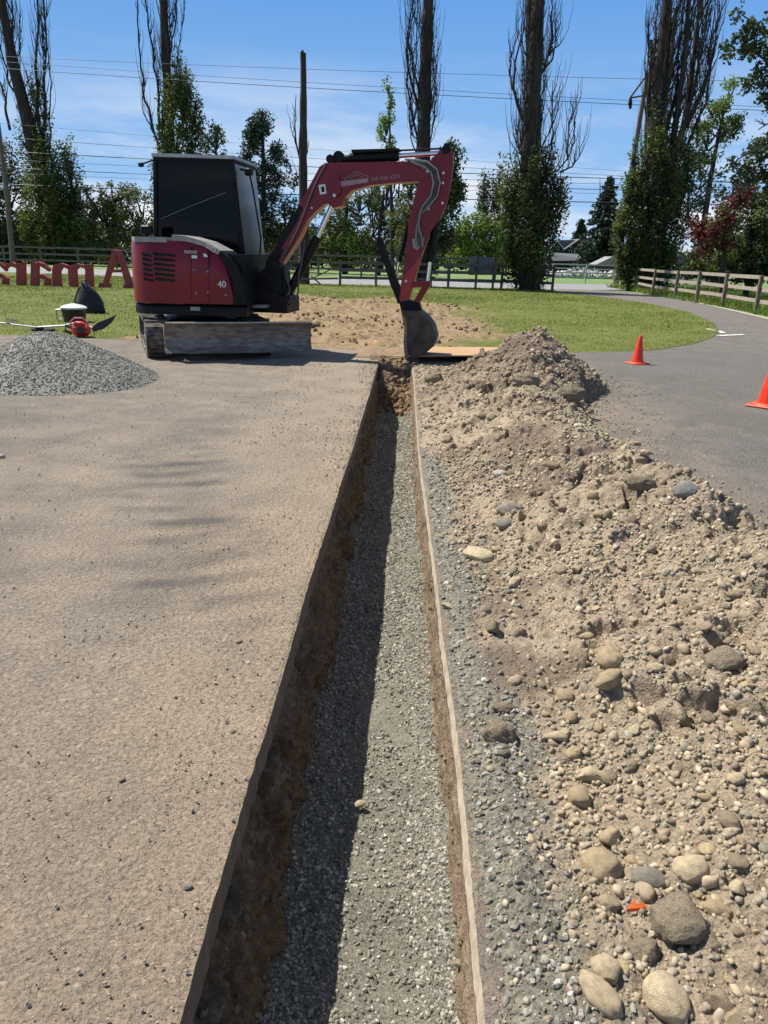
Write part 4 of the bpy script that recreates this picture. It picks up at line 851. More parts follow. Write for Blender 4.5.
# blade: curved plate in front, towards the camera
bw = .97; prof = [(1.34, .49), (1.275, .44), (1.245, .36), (1.235, .27), (1.26, .18), (1.32, .105)]
mb = MB(); V = []; xs_ = [(-bw, 0), (bw, 0)]
def bl(a, b, z): return T_(a+.37, b-.02, z)
A = [bl(-bw, b_, z) for b_, z in prof]+[bl(-bw, b_-.035, z) for b_, z in prof[::-1]]; B = [bl(bw, b_, z) for b_, z in prof]+[bl(bw, b_-.035, z) for b_, z in prof[::-1]]
mb.prism(A, B)
for sg in (-1, 1):
    q = [(b_, z) for b_, z in prof]+[(1.10, .14), (1.06, .45)]; a0 = sg*bw; mb.prism([bl(a0, b_, z) for b_, z in q], [bl(a0+sg*.018, b_, z) for b_, z in q])
bl_ = mb.build('dozer_blade', M_steel, ex)
mb = MB(); mb.tube([bl(-bw, 1.335, .497), bl(bw, 1.335, .497)], .012, 6); mb.build('blade_rim', simple('worn_edge', (.42, .39, .35), .4, .4), bl_)
mb = MB(); mb.prism([bl(-bw+.25, 1.325, .10), bl(bw-.35, 1.325, .10), bl(bw-.48, 1.335, .135), bl(-bw+.25, 1.335, .135)], [bl(-bw+.25, 1.345, .10), bl(bw-.35, 1.345, .10), bl(bw-.48, 1.352, .135), bl(-bw+.25, 1.352, .135)]); mb.build('wear_strip', M_steel, bl_)
for a0 in (-.38, .38): MB().bar(T_(a0, .3, .30), bl(a0, 1.22, .24), .09, .12).build('blade_arm', M_dk, ex)
MB().tube([T_(0, .45, .42), bl(0, 1.2, .38)], .05, 12).build('blade_cylinder', M_dk, ex)
# --- upper body
def rounded_rear(o_r, s_front, z0, z1, R=.84):
    P = [(s_front, .90-.02+o_r), ]
    for k in range(21): t_ = PI/2+PI*k/20; P.append((-.11+R*math.cos(t_)*.98, (R+o_r)*math.sin(t_)))
    P.append((s_front, -(.88+o_r))); return P
z_lo = S(180, 312, .9)[1]
P = rounded_rear(-.02, .70, 0, 0); mb = MB(); mb.prism([L(s, o, .60) for s, o in P], [L(s, o, 1.36) for s, o in P]); mb.build('machine_body', M_dk, ex)
P = rounded_rear(.035, -.36, 0, 0)[1:-1]
zc0, zc1 = S(139, 300, .6)[1], S(139, 243, .6)[1]
mb = MB(); Q = [p for p in P]+[(-.11, -.80), (-.11, .80)]; mb.prism([L(s-.03, o, zc0-.05) for s, o in Q], [L(s-.03, o, zc1-.02) for s, o in Q]); mb.build('counterweight', simple('faded_red', (.34, .06, .065), .4, c2=(.24, .03, .04), ns=4), ex)
def wrap(s, o, z, R=.44, s0=-.52):
    """side plane at offset o, bending round the rear corner behind s0"""
    if s >= s0: return L(s, o, z)
    a = (s0-s)/R; return L(s0-R*math.sin(a), o-R+R*math.cos(a), z)
def panel(name, top, bot, o, th_, mat, parent, n=40, extra=0):
    """top/bot: lists of (s,z) giving upper and lower outlines from rear to front"""
    s0, s1 = top[0][0]-extra, top[-1][0]; ss = np.linspace(s0, s1, n); V = []
    zt = np.interp(ss, [q[0] for q in top], [q[1] for q in top]); zb = np.interp(ss, [q[0] for q in bot], [q[1] for q in bot])
    m_ = 7
    for k in range(n):
        for j in range(m_):
            f_ = j/(m_-1); z = zb[k]*(1-f_)+zt[k]*f_; bul = o-.05*max(0, f_-.6)**2*6
            V.append(wrap(ss[k], bul, z))
    for k in range(n):
        for j in range(m_):
            f_ = j/(m_-1); z = zb[k]*(1-f_)+zt[k]*f_; V.append(wrap(ss[k], o-th_, z))
    F = []; M_ = n*m_
    for k in range(n-1):
        for j in range(m_-1):
            a = k*m_+j; F.append((a, a+m_, a+m_+1, a+1)); F.append((M_+a, M_+a+1, M_+a+m_+1, M_+a+m_))
    for k in range(n-1):
        a = k*m_; F.append((a, M_+a, M_+a+m_, a+m_)); a = k*m_+m_-1; F.append((a, a+m_, M_+a+m_, M_+a))
    for j in range(m_-1):
        F.append((j, j+1, M_+j+1, M_+j)); a = (n-1)*m_+j; F.append((a, M_+a, M_+a+1, a+1))
    return MB().add(V, F).build(name, mat, parent, smooth=True, sharp=40)
HO = .93
htop = PX([(150, 240), (172, 241), (190, 242.5), (203, 246.5), (217.5, 255.5), (226.6, 268), (231, 280), (232.5, 290)], HO)
hbot = PX([(150, 303), (232.5, 304.5)], HO)
hood = panel('hood', htop, hbot, HO, .12, M_red, ex, extra=.50)
skirt = panel('lower_skirt', PX([(150, 304), (246, 305.5)], HO), PX([(150, 314), (246, 317)], HO), HO-.01, .12, M_dk, ex, extra=.50)
arch_out = [(172, 234.5), (185, 236), (203, 241), (221, 250.5), (231, 259), (238, 268), (243, 285), (246, 305)]
arch_in = [(172, 240), (186, 241.3), (203, 246), (217.8, 254.8), (227.3, 267.5), (231.8, 280), (233.3, 290), (233.3, 304)]
ao, ai = PX(arch_out, HO), PX(arch_in, HO)
def band(name, k0, k1, o, th_, mat):
    mb = MB()
    for k in range(k0, k1):
        q = [ai[k], ai[k+1], ao[k+1], ao[k]]; mb.prism([L(s, o, z) for s, z in q], [L(s, o-th_, z) for s, z in q])
    return mb.build(name, mat, ex)
band('hood_trim', 0, 3, HO+.004, .5, M_gry); bt = band('cab_fender', 3, 7, HO+.004, .5, M_dk)
(s0, z0), (s1, z1) = S(203, 243.5, HO), S(219, 253, HO); dx_ = L(s1, HO, z1)-L(s0, HO, z0); dx_ /= np.linalg.norm(dx_); dy_ = np.cross(-er, dx_)*-1
dy_ = np.cross(er, dx_)
text('ViO', .085, L((s0+s1)/2, HO+.008, (z0+z1)/2-.0), dx_, dy_ if dy_[2] > 0 else -dy_, M_whi, 'model_lettering', bt)
s_, z_ = S(222, 284.5, HO); text('40', .115, L(s_, HO+.003, z_), eu, ez, M_whi, 'model_number', hood)
cap = PX([(140, 236.5), (172, 235.5), (172, 240.5), (140, 241)], HO); mb = MB(); Pq = [(-.97, .30), (-.92, .62), (-.78, .83), (-.55, .91), (-.3, .91), (-.3, -.6), (-.86, -.5)]
mb.prism([L(s, o, cap[3][1]-.01) for s, o in Pq], [L(s, o, cap[3][1]+.055) for s, o in Pq]); mb.build('rear_cap', M_gry, ex)
# vents, decals, bolts on the hood
mb = MB()
for k in range(6):
    y0 = 252.0+k*5.0; x0 = 141.5+k*.35
    for (xa_, xb_2) in ((x0, x0+9+k*.35), (x0+12, 175-k*.0)):
        for g in range(5):
            fa, fb = g/5, (g+1)/5; xg, xh = xa_+(xb_2-xa_)*fa, xa_+(xb_2-xa_)*fb
            q = PX([(xg, y0+2.6*fa), (xh, y0+2.6*fb), (xh, y0+3.2+1.8*fb), (xg, y0+3.2+1.8*fa)], HO); mb.prism([wrap(s, HO+.004, z) for s, z in q], [wrap(s, HO-.03, z) for s, z in q])
mb.build('vent_slots', M_dk, hood)
def decal(px, name, mat, o=HO+.004, par=hood):
    q = PX(px, o); return MB().prism([wrap(s, o, z) for s, z in q], [wrap(s, o-.01, z) for s, z in q]).build(name, mat, par)
decal([(184, 250), (197, 250.6), (197, 254), (184, 253.4)], 'sticker', M_decd); decal([(191.5, 255.2), (197, 255.5), (197, 258.5), (191.5, 258.2)], 'sticker', M_whi); decal([(203, 253.5), (206, 253.8), (208, 257), (204, 257)], 'sticker', M_whi)
q_ = decal([(190.5, 306.8), (200, 307.2), (200, 311), (190.5, 310.6)], 'sticker', M_gry, HO+.0, skirt)
mb = MB()
for c in ((194, 269.5), (208, 271.5), (196, 293), (208, 292.5), (226, 295)): disc(mb, c, HO+.0, .013, .02, 10)
mb.build('bolt', M_gry, hood)
mb = MB(); 
for x in (191, 208.6): 
    q = PX([(x, 247), (x+.4, 247), (x+.4, 302), (x, 302)], HO+.002); mb.prism([L(s, HO+.002, z) for s, z in q], [L(s, HO-.02, z) for s, z in q])
mb.build('panel_seam', M_dk, hood)
# --- cab
CO, CI = .14, -.86
side = [(152.5, 154), (232.8, 156.5), (235, 182), (241, 234), (248.5, 290), (236, 296), (155, 296), (153.5, 235)]
Pc = PX(side, CO)
zr = Pc[0][1]; sf = Pc[1][0]
# rounded posts and rails
def post(a, b, o, w_=.055, d_=.07): 
    (s0, z0), (s1, z1) = S(*a, CO), S(*b, CO); return MB().bar(L(s0, o, z0), L(s1, o, z1), w_, d_, up=er)
fr = MB()
for o in (CO-.025, CI+.025):
    for a, b in (((154.5, 156), (155.5, 293)), ((230.5, 158.5), (233, 184)), ((233, 184), (239, 234)), ((239, 234), (246, 292)), ((153, 157.5), (232.5, 160))):
        (s0, z0), (s1, z1) = S(*a, CO), S(*b, CO); fr.bar(L(s0, o, z0), L(s1, o, z1), .055, .05, up=er, bev=.01)
for c in ((154.5, 158), (231.5, 160), (155, 238), (246, 290)):
    s, z = S(*c, CO); fr.bar(L(s, CO-.03, z), L(s, CI+.03, z), .05, .05, bev=.01)
cabf = fr.build('cab_frame', M_dk, ex)
# roof with overhang
rp = PX([(151.5, 153), (233.5, 155.5), (234.5, 159), (151.5, 156.5)], CO+.02); mb = MB(); mb.prism([L(s, CO+.02, z) for s, z in rp], [L(s, CI-.02, z) for s, z in rp]); mb.build('roof', simple('roof_pale', (.42, .42, .42), .5), cabf)
gl = PX([(157, 160), (230, 162), (232, 184), (237.5, 234), (243.5, 290), (157.5, 290)], CO-.03); MB().prism([L(s, CO-.03, z) for s, z in gl], [L(s, CO-.038, z) for s, z in gl]).build('side_window', M_glass, cabf)
MB().prism([L(s, CI+.038, z) for s, z in gl], [L(s, CI+.03, z) for s, z in gl]).build('side_window', M_glass, cabf)
mb = MB(); s_a, z_a = S(155, 160, CO); s_b, z_b = S(155.5, 290, CO); mb.prism([L(s_a, CO-.04, z_a), L(s_b, CO-.04, z_b), L(s_b, CI+.04, z_b), L(s_a, CI+.04, z_a)], [L(s_a+.008, CO-.04, z_a), L(s_b+.008, CO-.04, z_b), L(s_b+.008, CI+.04, z_b), L(s_a+.008, CI+.04, z_a)]); mb.build('rear_window', M_glass, cabf)
mb = MB(); pts = [S(*q, CO) for q in ((231.5, 163), (234, 184), (240, 234), (246, 284))]
for k in range(3):
    (s0, z0), (s1, z1) = pts[k], pts[k+1]; mb.prism([L(s0+.02, CO-.05, z0), L(s1+.02, CO-.05, z1), L(s1+.02, CI+.05, z1), L(s0+.02, CI+.05, z0)], [L(s0+.028, CO-.05, z0), L(s1+.028, CO-.05, z1), L(s1+.028, CI+.05, z1), L(s0+.028, CI+.05, z0)])
mb.build('windscreen', M_glass2, cabf)
mb = MB(); q = [S(*c, CO) for c in ((160, 219), (190, 206), (225, 192.5))]; mb.tube([L(s, CO-.022, z) for s, z in q], .007, 6); mb.build('reflection_line', simple('reflection_grey', (.16, .14, .12), .35, .5), cabf, smooth=True)  # thin tube standing in for the diagonal edge of a reflection in the glass
mb = MB(); s0, z0 = S(236, 166, CO); s1, z1 = S(250, 268, CO); mb.tube([L(s0+.06, CO-.35, z0), L(s0+.12, CO-.35, z0-.3), L(s1+.06, CO-.35, z1+.4), L(s1+.04, CO-.30, z1)], .012, 6); mb.build('wiper_arm', M_dk, cabf, smooth=True)
# mirrors, work lamp, little box behind the cab
s_, z_ = S(145, 230, .5); mb = MB(); mb.box(L(s_, .45, z_), (.15, .12, .13), ax=np.array([eu, er, ez]), bev=.02); mb.tube([L(s_, .45, z_-.05), L(s_+.02, .45, z_-.15)], .02, 8); mb.build('rear_mirror', M_dk, ex)
mb = MB(); q0 = S(153, 158, CO); q1 = S(139, 163, CO); q2 = S(133.5, 169, CO); mb.tube([L(*[q0[0], CO-.1, q0[1]]), L(q1[0], CO-.1, q1[1])], .012, 6); mb.box(L(q1[0]-.02, CO-.1, q1[1]-.01), (.07, .05, .06), ax=np.array([eu, er, ez]), bev=.01); mb.tube([L(q0[0], CO-.5, q0[1]-.12), L(q2[0]+.05, CO-.5, q2[1])], .014, 6); mb.build('rear_lamp', M_dk, cabf)
s_, z_ = S(246, 171, CO); mb = MB(); mb.box(L(s_, CO-.12, z_), (.10, .12, .10), ax=np.array([eu, er, ez]), bev=.02); mb.tube([L(s_-.12, CO-.1, z_+.03), L(s_, CO-.12, z_+.02)], .015, 6); mb.build('work_lamp', M_dk, cabf)
# --- swing bracket
mb = MB(); pr(mb, [(250, 285), (262, 270), (272, 262), (284, 268), (286, 284), (290, 300), (282, 311), (262, 312), (250, 306)], .26, -.02); sz(mb, [(.60, .60), (1.15, .60), (1.15, .80), (.60, 1.0)], .35, -.3)
pr(mb, [(272, 262), (280, 262), (283, 300), (274, 304)], .30, -.06); mb.build('swing_bracket', M_dk, ex)
mb = MB(); pr(mb, [(247, 305), (266, 305), (266, 308), (247, 308)], .5, .3); mb.build('foot_plate', M_gry, ex)
# --- boom
BO, BI = .24, .02; BC = (BO+BI)/2
boom = [(266.5, 262), (269, 254), (276, 243), (299, 205), (319.7, 166.5), (325, 163), (334, 162.5), (372, 162), (415, 161), (424, 159), (431, 161), (436, 167), (433, 176), (418, 181.5), (395, 182.7), (371, 185), (352, 190.5), (345, 197), (337, 201), (324, 204.5), (315, 212), (307, 221), (299, 238), (280.6, 266), (273, 276), (266, 274)]
mb = MB(); pr(mb, boom, BO, BI); bm_ = mb.build('boom', M_red, ex)
mb = MB(); pr(mb, [(276, 243), (299, 205), (303, 208), (297, 222), (281, 249)], BO+.004, BO-.03); pr(mb, [(266, 262), (276, 245), (283, 250), (272, 276), (265, 274)], BO+.012, BI-.012); mb.build('boom_foot_plate', M_dk, bm_)
mb = MB()
for c, r_ in (((334.5, 195.5), .022), ((428, 170.6), .026), ((312, 208), .012), ((424, 168), .01)): disc(mb, c, BO+.0, r_, .03)
mb.build('pivot_pin', M_whi, bm_)
mb = MB(); pr(mb, [(333, 176), (339, 175.5), (341, 192), (337, 197)], BO+.035, BO); pr(mb, [(326, 201), (344, 196), (342, 206), (333, 208)], BO+.03, BI-.03); mb.build('cylinder_boss', M_red, bm_)
def bdecal(px, name, mat, e=.003): 
    q = PX(px, BO+e); return MB().prism([L(s, BO+e, z) for s, z in q], [L(s, BO-.005, z) for s, z in q]).build(name, mat, bm_)
bdecal([(318.5, 185), (325, 184), (326.5, 193.5), (320, 194.5)], 'sticker', M_whi); bdecal([(321, 187), (324, 186.5), (324.7, 191.7), (321.7, 192.2)], 'sticker_mark', M_dk, .005)
# company panel: little house roof above a strip, then a faded phone number
bdecal([(339, 181.5), (368, 178), (368.5, 182), (339.5, 187)], 'logo_strip', M_decd)
for a, b in (((344, 179.5), (356.5, 171.5)), ((356.5, 171.5), (369, 177)), ((349, 179), (357, 174)), ((357, 174), (364, 178))):
    (s0, z0), (s1, z1) = S(*a, BO), S(*b, BO); MB().bar(L(s0, BO+.002, z0), L(s1, BO+.002, z1), .006, .012, up=er).build('logo_roof_line', M_decd, bm_)
(s0, z0), (s1, z1) = S(371, 179.5, BO), S(400, 176.5, BO); dx_ = L(s1, BO, z1)-L(s0, BO, z0); dx_ /= np.linalg.norm(dx_); dy_ = np.cross(er, dx_)
dy_ = dy_ if dy_[2] > 0 else -dy_
text('360-424-4273', .068, L((s0+s1)/2, BO+.004, (z0+z1)/2), dx_, dy_, M_decd, 'phone_number', bm_, .002)
# boom cylinder
mb = MB(); rod(mb, (283, 304), (318, 237), BC, .062); disc(mb, (283, 304), BC, .075, .2); mb2 = mb.build('boom_cylinder', M_dk, ex, smooth=True)
rod(MB(), (317, 239), (334, 201), BC, .032).build('cylinder_rod', M_chrome, mb2, smooth=True)
# arm cylinder lying along the top of the boom
mb = MB(); rod(mb, (350, 158.2), (399, 155.8), BC, .062, 16); disc(mb, (331, 159.5), BC, .055, .12); rod(mb, (331, 160), (350, 158.5), BC, .045); disc(mb, (339, 157), BC, .07, .10); ac = mb.build('arm_cylinder', M_dk, ex, smooth=True)
mb = MB(); pr(mb, [(351, 149.5), (399, 148.2), (400, 150.5), (352, 153)], BC+.07, BC-.07); mb.build('cylinder_guard', M_dk, ac)
rod(MB(), (398, 155.8), (443, 153), BC, .030).build('cylinder_rod', M_chrome, ac, smooth=True)
mb = MB(); rod(mb, (399, 150.5), (444, 148.5), BC, .012, 8); mb.build('guard_rod', M_dk, ac, smooth=True)
# --- arm
AO, AI2 = .225, .035
arm = [(441, 149.5), (444, 144.5), (449, 145.5), (452.7, 152), (453.2, 164), (450, 186), (446, 205), (440, 218), (430, 233), (424.5, 247), (421, 256), (411.5, 290), (408.7, 301), (400, 302), (399, 298), (402, 278), (405.5, 255), (407, 240), (408.5, 222), (413, 203), (418, 184), (428, 163)]
mb = MB(); pr(mb, arm, AO, AI2); am = mb.build('arm', M_red, ex)
mb = MB(); pr(mb, [(441.5, 149), (445, 142.5), (450, 144), (450, 152), (444, 154)], AO+.02, AI2-.02); mb.build('arm_knuckle', M_dk, am)
mb = MB()
for c in ((443.5, 173), (442.5, 203), (428.5, 209), (406, 281), (443, 183)): disc(mb, c, AO, .016, .03)
mb.build('pivot_pin', M_whi, am)
mb = MB(); pr(mb, [(403, 278), (420, 257), (421, 259), (411.5, 291), (408.7, 301), (400, 301)], AO+.003, AO-.01); mb.build('arm_flank', simple('bright_red', (.34, .018, .022), .35), am)
# hoses over the elbow
for k, (dx, r_) in enumerate(((0, .015), (3.2, .015), (6, .012))):
    pts = [(405+dx, 159.5+dx*.3), (415, 160+dx*.6), (427-dx*.2, 162+dx*.9), (437-dx, 170+dx*.3), (440-dx, 183), (437-dx, 196), (429-dx, 206), (421-dx*.2, 214), (417+dx*.3, 226), (416+dx, 238), (417+dx, 247)]
    q = [S(x, y, BO+.04) for x, y in pts]; MB().tube([L(s, BO+.04+.012*k, z) for s, z in q], r_, 8).build('hydraulic_hose', M_hoseg if k != 1 else M_hose, am, smooth=True)
mb = MB(); pr(mb, [(412, 239), (424, 237), (424, 243), (417, 250), (413, 247)], AO+.05, AO); mb.build('hose_clamp', M_gry, am); mb = MB(); pr(mb, [(422, 205), (428, 203), (430, 207), (424, 210)], AO+.06, AO); mb.build('hose_clamp', M_gry, am)
# hoses at the boom foot
for pts in (((283, 300), (292, 291), (285, 278), (289, 264), (300, 254)), ((275, 295), (270, 280), (281, 262), (300, 226), (316, 180), (326, 164)), ((288, 306), (300, 296), (297, 280), (302, 262), (305, 240))):
    q = [S(x, y, BO+.03) for x, y in pts]; Pq = np.array([L(s, BO+.03, z) for s, z in q]); Q = resample(Pq, 20); MB().tube(list(Q), .013, 7).build('hydraulic_hose', M_hose, bm_, smooth=True)
# thumb cylinder, bucket cylinder, links
mb = MB(); rod(mb, (408, 226), (399, 262), BC, .030); tc_ = mb.build('thumb_cylinder', M_dk, ex, smooth=True); rod(MB(), (399, 260), (396.5, 275), BC, .018).build('cylinder_rod', M_chrome, tc_, smooth=True)
mb = MB(); rod(mb, (437.5, 213), (430, 262), BC, .050); disc(mb, (437.5, 211), BC, .045, .1); bc_ = mb.build('bucket_cylinder', M_dk, ex, smooth=True); rod(MB(), (430, 260), (427.5, 281), BC, .028).build('cylinder_rod', M_chrome, bc_, smooth=True)
mb = MB(); pr(mb, [(411, 282), (429, 281), (430.5, 286), (411, 288)], BC+.10, BC-.10); pr(mb, [(424, 283), (431, 284), (419, 304), (413, 302)], BC+.09, BC-.09); mb.build('bucket_link', M_red, ex)
# thumb
th_ = [(376.5, 238), (379, 236.5), (382, 238.5), (386, 250), (391, 264), (397, 278), (401.5, 290), (403.5, 301), (398, 304), (395.5, 297), (390, 284), (384, 264), (379, 251)]
mb = MB(); pr(mb, th_, BC+.07, BC+.04); pr(mb, th_, BC-.04, BC-.07); inner_ = [(x+1.3 if x < 390 else x, y+1) for x, y in th_]; pr(mb, [(379, 240), (381.5, 240), (396, 279), (401, 292), (398, 294), (392, 283)], BC+.05, BC-.05); mb.build('thumb', M_dk, ex)
# bucket with coupler
KO, KI = BC+.235, BC-.235
mb = MB(); pr(mb, [(399, 302), (408, 300), (419, 303), (421, 310), (416, 314), (402, 314)], BC+.10, BC-.10); mb.build('quick_coupler', M_dk, ex)
outl = [(401, 311), (419, 311), (426, 316), (433, 326), (436.2, 338), (434, 346), (427, 352), (413, 360), (408, 361.5)]
lip = [(405, 359), (403.5, 345), (404.5, 328), (402, 316)]
mb = MB(); pr(mb, outl+lip, KO, KO-.018); pr(mb, outl+lip, KI+.018, KI)
for k in range(len(outl)-1):
    P = PX([outl[k], outl[k+1]], KO); 
    (s0, z0), (s1, z1) = P; tvec = np.array([s1-s0, z1-z0]); nrm = np.array([tvec[1], -tvec[0]]); nrm = nrm/np.linalg.norm(nrm)*.015
    cen = S(417, 335, KO); 
    if np.dot(nrm, np.array(cen)-np.array([s0, z0])) < 0: nrm = -nrm
    mb.prism([L(s0, KO-.002, z0), L(s1, KO-.002, z1), L(s1+nrm[0], KO-.002, z1+nrm[1]), L(s0+nrm[0], KO-.002, z0+nrm[1])], [L(s0, KI+.002, z0), L(s1, KI+.002, z1), L(s1+nrm[0], KI+.002, z1+nrm[1]), L(s0+nrm[0], KI+.002, z0+nrm[1])])
bk_ = mb.build('bucket', simple('bucket_steel', (.035, .030, .026), .6, .2, c2=(.10, .075, .055), ns=6, spec=.3, bs=.3, bn=25), ex)
mb = MB(); pr(mb, [(405.5, 359), (404, 345), (405, 328), (402.5, 316), (404.5, 316), (407.3, 328), (406.5, 345), (408.5, 359)], KO+.010, KO); mb.build('edge_highlight', M_steel, bk_)  # lighter strip standing in for the highlight along the bucket's edge
for o in np.linspace(KI+.04, KO-.04, 4):
    mb = MB(); q = PX([(413, 359.5), (404, 361.5), (402.5, 366), (405, 366.5), (409, 363.5)], BC); mb.prism([L(s, o-.03, z) for s, z in q], [L(s, o+.03, z) for s, z in q]); mb.build('bucket_tooth', M_steel, bk_)
# ================================================================ trees
M_bark = simple('poplar_bark', (.05, .038, .03), .95, c2=(.022, .017, .014), ns=5, bs=.8, bn=12, bd=.05, stretch=(1, 1, .25)); M_barkg = simple('bare_bark', (.13, .105, .085), .95, c2=(.075, .06, .05), ns=5)
L_pop = leaf_mat('poplar_leaf', (.042, .072, .014), (.16, .20, .04), .4); L_dark = leaf_mat('dark_leaf', (.024, .042, .014), (.085, .115, .034), .3); L_lite = leaf_mat('fresh_leaf', (.085, .15, .025), (.19, .28, .05), .45)
L_olive = leaf_mat('olive_leaf', (.065, .085, .022), (.15, .17, .05), .35); L_blue = leaf_mat('blue_green_leaf', (.025, .05, .032), (.06, .095, .055), .2); L_red = leaf_mat('red_leaf', (.07, .012, .014), (.16, .035, .03), .3); L_spr = leaf_mat('spruce_needle', (.018, .035, .02), (.04, .065, .035), .1)
TREES = 'trees standing beyond the lawn'
def wobble(P, amp, seed, n=14):
    Q = resample(np.array(P, float), n); r = np.random.default_rng(seed); t = np.linspace(0, 9, n)
    for a in range(2): Q[:, a] += amp*(fbm(t+r.uniform(0, 90), t*0+a*7+r.uniform(0, 9), 3, a)*2)*np.sin(np.linspace(0, PI, n))
    return Q
class Tree:
    def __init__(s, px, py, Y, label, cat='tree', name='tree', group=None, seed=1, zb=-.1):
        s.Y = Y; s.r = np.random.default_rng(seed); s.seed = seed; b = at(px, py, Y); b[2] = zb; s.b = b; s.k = Y/FOC/.98
        s.e = empty(name, b, label, cat, group); s.tr = MB(); s.li = MB(); s.LV = []; s.mats = []
    def P(s, px, py, dy=0.): return at(px, py, s.Y+dy)
    def trunk(s, pts, r0, r1, amp=.12, n=18, sides=9):
        Q = wobble([s.b]+[s.P(*p) for p in pts], amp, s.seed, n); s.tr.tube(list(Q), list(np.linspace(r0, r1, n)*(1+.1*s.r.uniform(-1, 1, n))), sides); return Q
    def limb(s, pts, r0, r1, dy=0, amp=.2, n=16, twigs=0, tl=1.5, tdir=(0, 0, 1)):
        r = s.r; d = r.uniform(-.8, .8) if dy is None else dy; m = len(pts)
        Q = wobble([s.P(p[0], p[1], d*i/(m-1)) for i, p in enumerate(pts)], amp, s.seed+int(r.integers(99)), n)
        s.li.tube(list(Q), list(np.linspace(r0, r1, n)), 5)
        for _ in range(twigs):
            i = int(r.integers(n//5, n-1)); a = Q[i]; L_ = tl*r.uniform(.4, 1.2); az_ = r.uniform(0, 2*PI); out = L_*r.uniform(.12, .3)
            v = np.array([math.cos(az_)*out, math.sin(az_)*out, 0]); up = np.array(tdir)*L_
            s.li.tube(list(wobble([a, a+v*.75+up*.3, a+v+up*.7, a+v*.9+up], .10, int(r.integers(999)), 7)), list(np.linspace(r1*.8+.006, .006, 7)), 3, cap=False)
        return Q
    def feather(s, Q, n, tl, spread=.5, r0=.022):
        """thin upright twigs hugging a trunk or limb, each forking once"""
        r = s.r; m = len(Q)
        for _ in range(n):
            i = int(r.integers(m//4, m-1)); a = Q[i]; L_ = tl*r.uniform(.5, 1.3); az_ = r.uniform(0, 2*PI); o_ = spread*r.uniform(.4, 1.1); v = np.array([math.cos(az_)*o_, math.sin(az_)*o_, 0]); z = np.array([0, 0, L_])
            W = wobble([a, a+v*.7+z*.18, a+v+z*.5, a+v*1.05+z], .12, int(r.integers(9999)), 9); s.li.tube(list(W), list(np.linspace(r0, .006, 9)), 3, cap=False)
            for _k in range(3):
                b = W[int(r.integers(3, 7))]; u = np.array([r.uniform(-.25, .25), r.uniform(-.25, .25), r.uniform(.5, 1.1)*L_*.4]); s.li.tube([b, b+u*np.array([.9, .9, .4]), b+u], [.010, .007, .004], 3, cap=False)
    def crown(s, c, rx, ry, n, mat, clump=.45, leaf=.11, ncl=None, gaps=.0, dz=None, dy=0., up=1.0, hollow=.45, stem=True):
        """c pixel centre, rx, ry pixel radii; leaves gather in clumps through an ellipsoid"""
        r = s.r; C0 = s.P(c[0], c[1], dy); a = rx*s.k; b = ry*s.k; dz = a if dz is None else dz
        ncl = ncl or max(8, int(n/70)); u = r.normal(size=(ncl, 3)); u /= np.linalg.norm(u, axis=1)[:, None]; rad = r.uniform(hollow, 1, ncl)**.6
        cc = C0+u*rad[:, None]*np.array([a, dz, b])*r.uniform(.86, 1.1, (ncl, 1))
        cs = clump*r.uniform(.5, 1.35, ncl); w_ = cs**2; idx = r.choice(ncl, n, p=w_/w_.sum())
        g = r.normal(size=(n, 3)); g /= np.linalg.norm(g, axis=1)[:, None]; g *= (r.random(n)**.5)[:, None]
        P = cc[idx]+g*cs[idx][:, None]*np.array([1, 1, up]); sz_ = leaf*r.uniform(.55, 1.35, n)
        A = r.normal(size=(n, 3)); A[:, 2] *= .7; A /= np.linalg.norm(A, axis=1)[:, None]; B = np.cross(A, r.normal(size=(n, 3))); B /= np.linalg.norm(B, axis=1)[:, None]
        A = A*sz_[:, None]*.62; B = B*sz_[:, None]*.42
        V = np.stack([P-A, P-B*.9+A*.1, P+A, P+B+A*.1], 1).reshape(-1, 3); F = np.arange(4*n).reshape(-1, 4); s.LV.append((V, F, mat))
        if stem:
            for q in r.choice(ncl, min(ncl, 14), replace=False):
                base_ = C0+(cc[q]-C0)*.1; base_[2] = C0[2]+(cc[q][2]-C0[2])*.6-b*.35
                s.li.tube(list(wobble([base_, (base_+cc[q])/2, cc[q]], .08, int(r.integers(999)), 6)), list(np.linspace(.05, .012, 6)*max(.5, s.k*20)), 4, cap=False)
    def done(s, bark=None, trunk_name='trunk'):
        bark = bark or M_bark
        if s.tr.v: s.tr.build(trunk_name, bark, s.e, smooth=True, sharp=80)
        if s.li.v: s.li.build('branches' if s.tr.v else 'stems', bark, s.e, smooth=True, sharp=80)
        by = {}
        for V, F, m_ in s.LV: by.setdefault(m_.name, []).append((V, F, m_))
        for k, L_ in by.items():
            off = 0; VV = []; FF = []
            for V, F, m_ in L_: VV.append(V); FF.append(F+off); off += len(V)
            raw('crown', np.vstack(VV), np.vstack(FF), L_[0][2], parent=s.e, base=s.b, smooth=False)
        return s.e
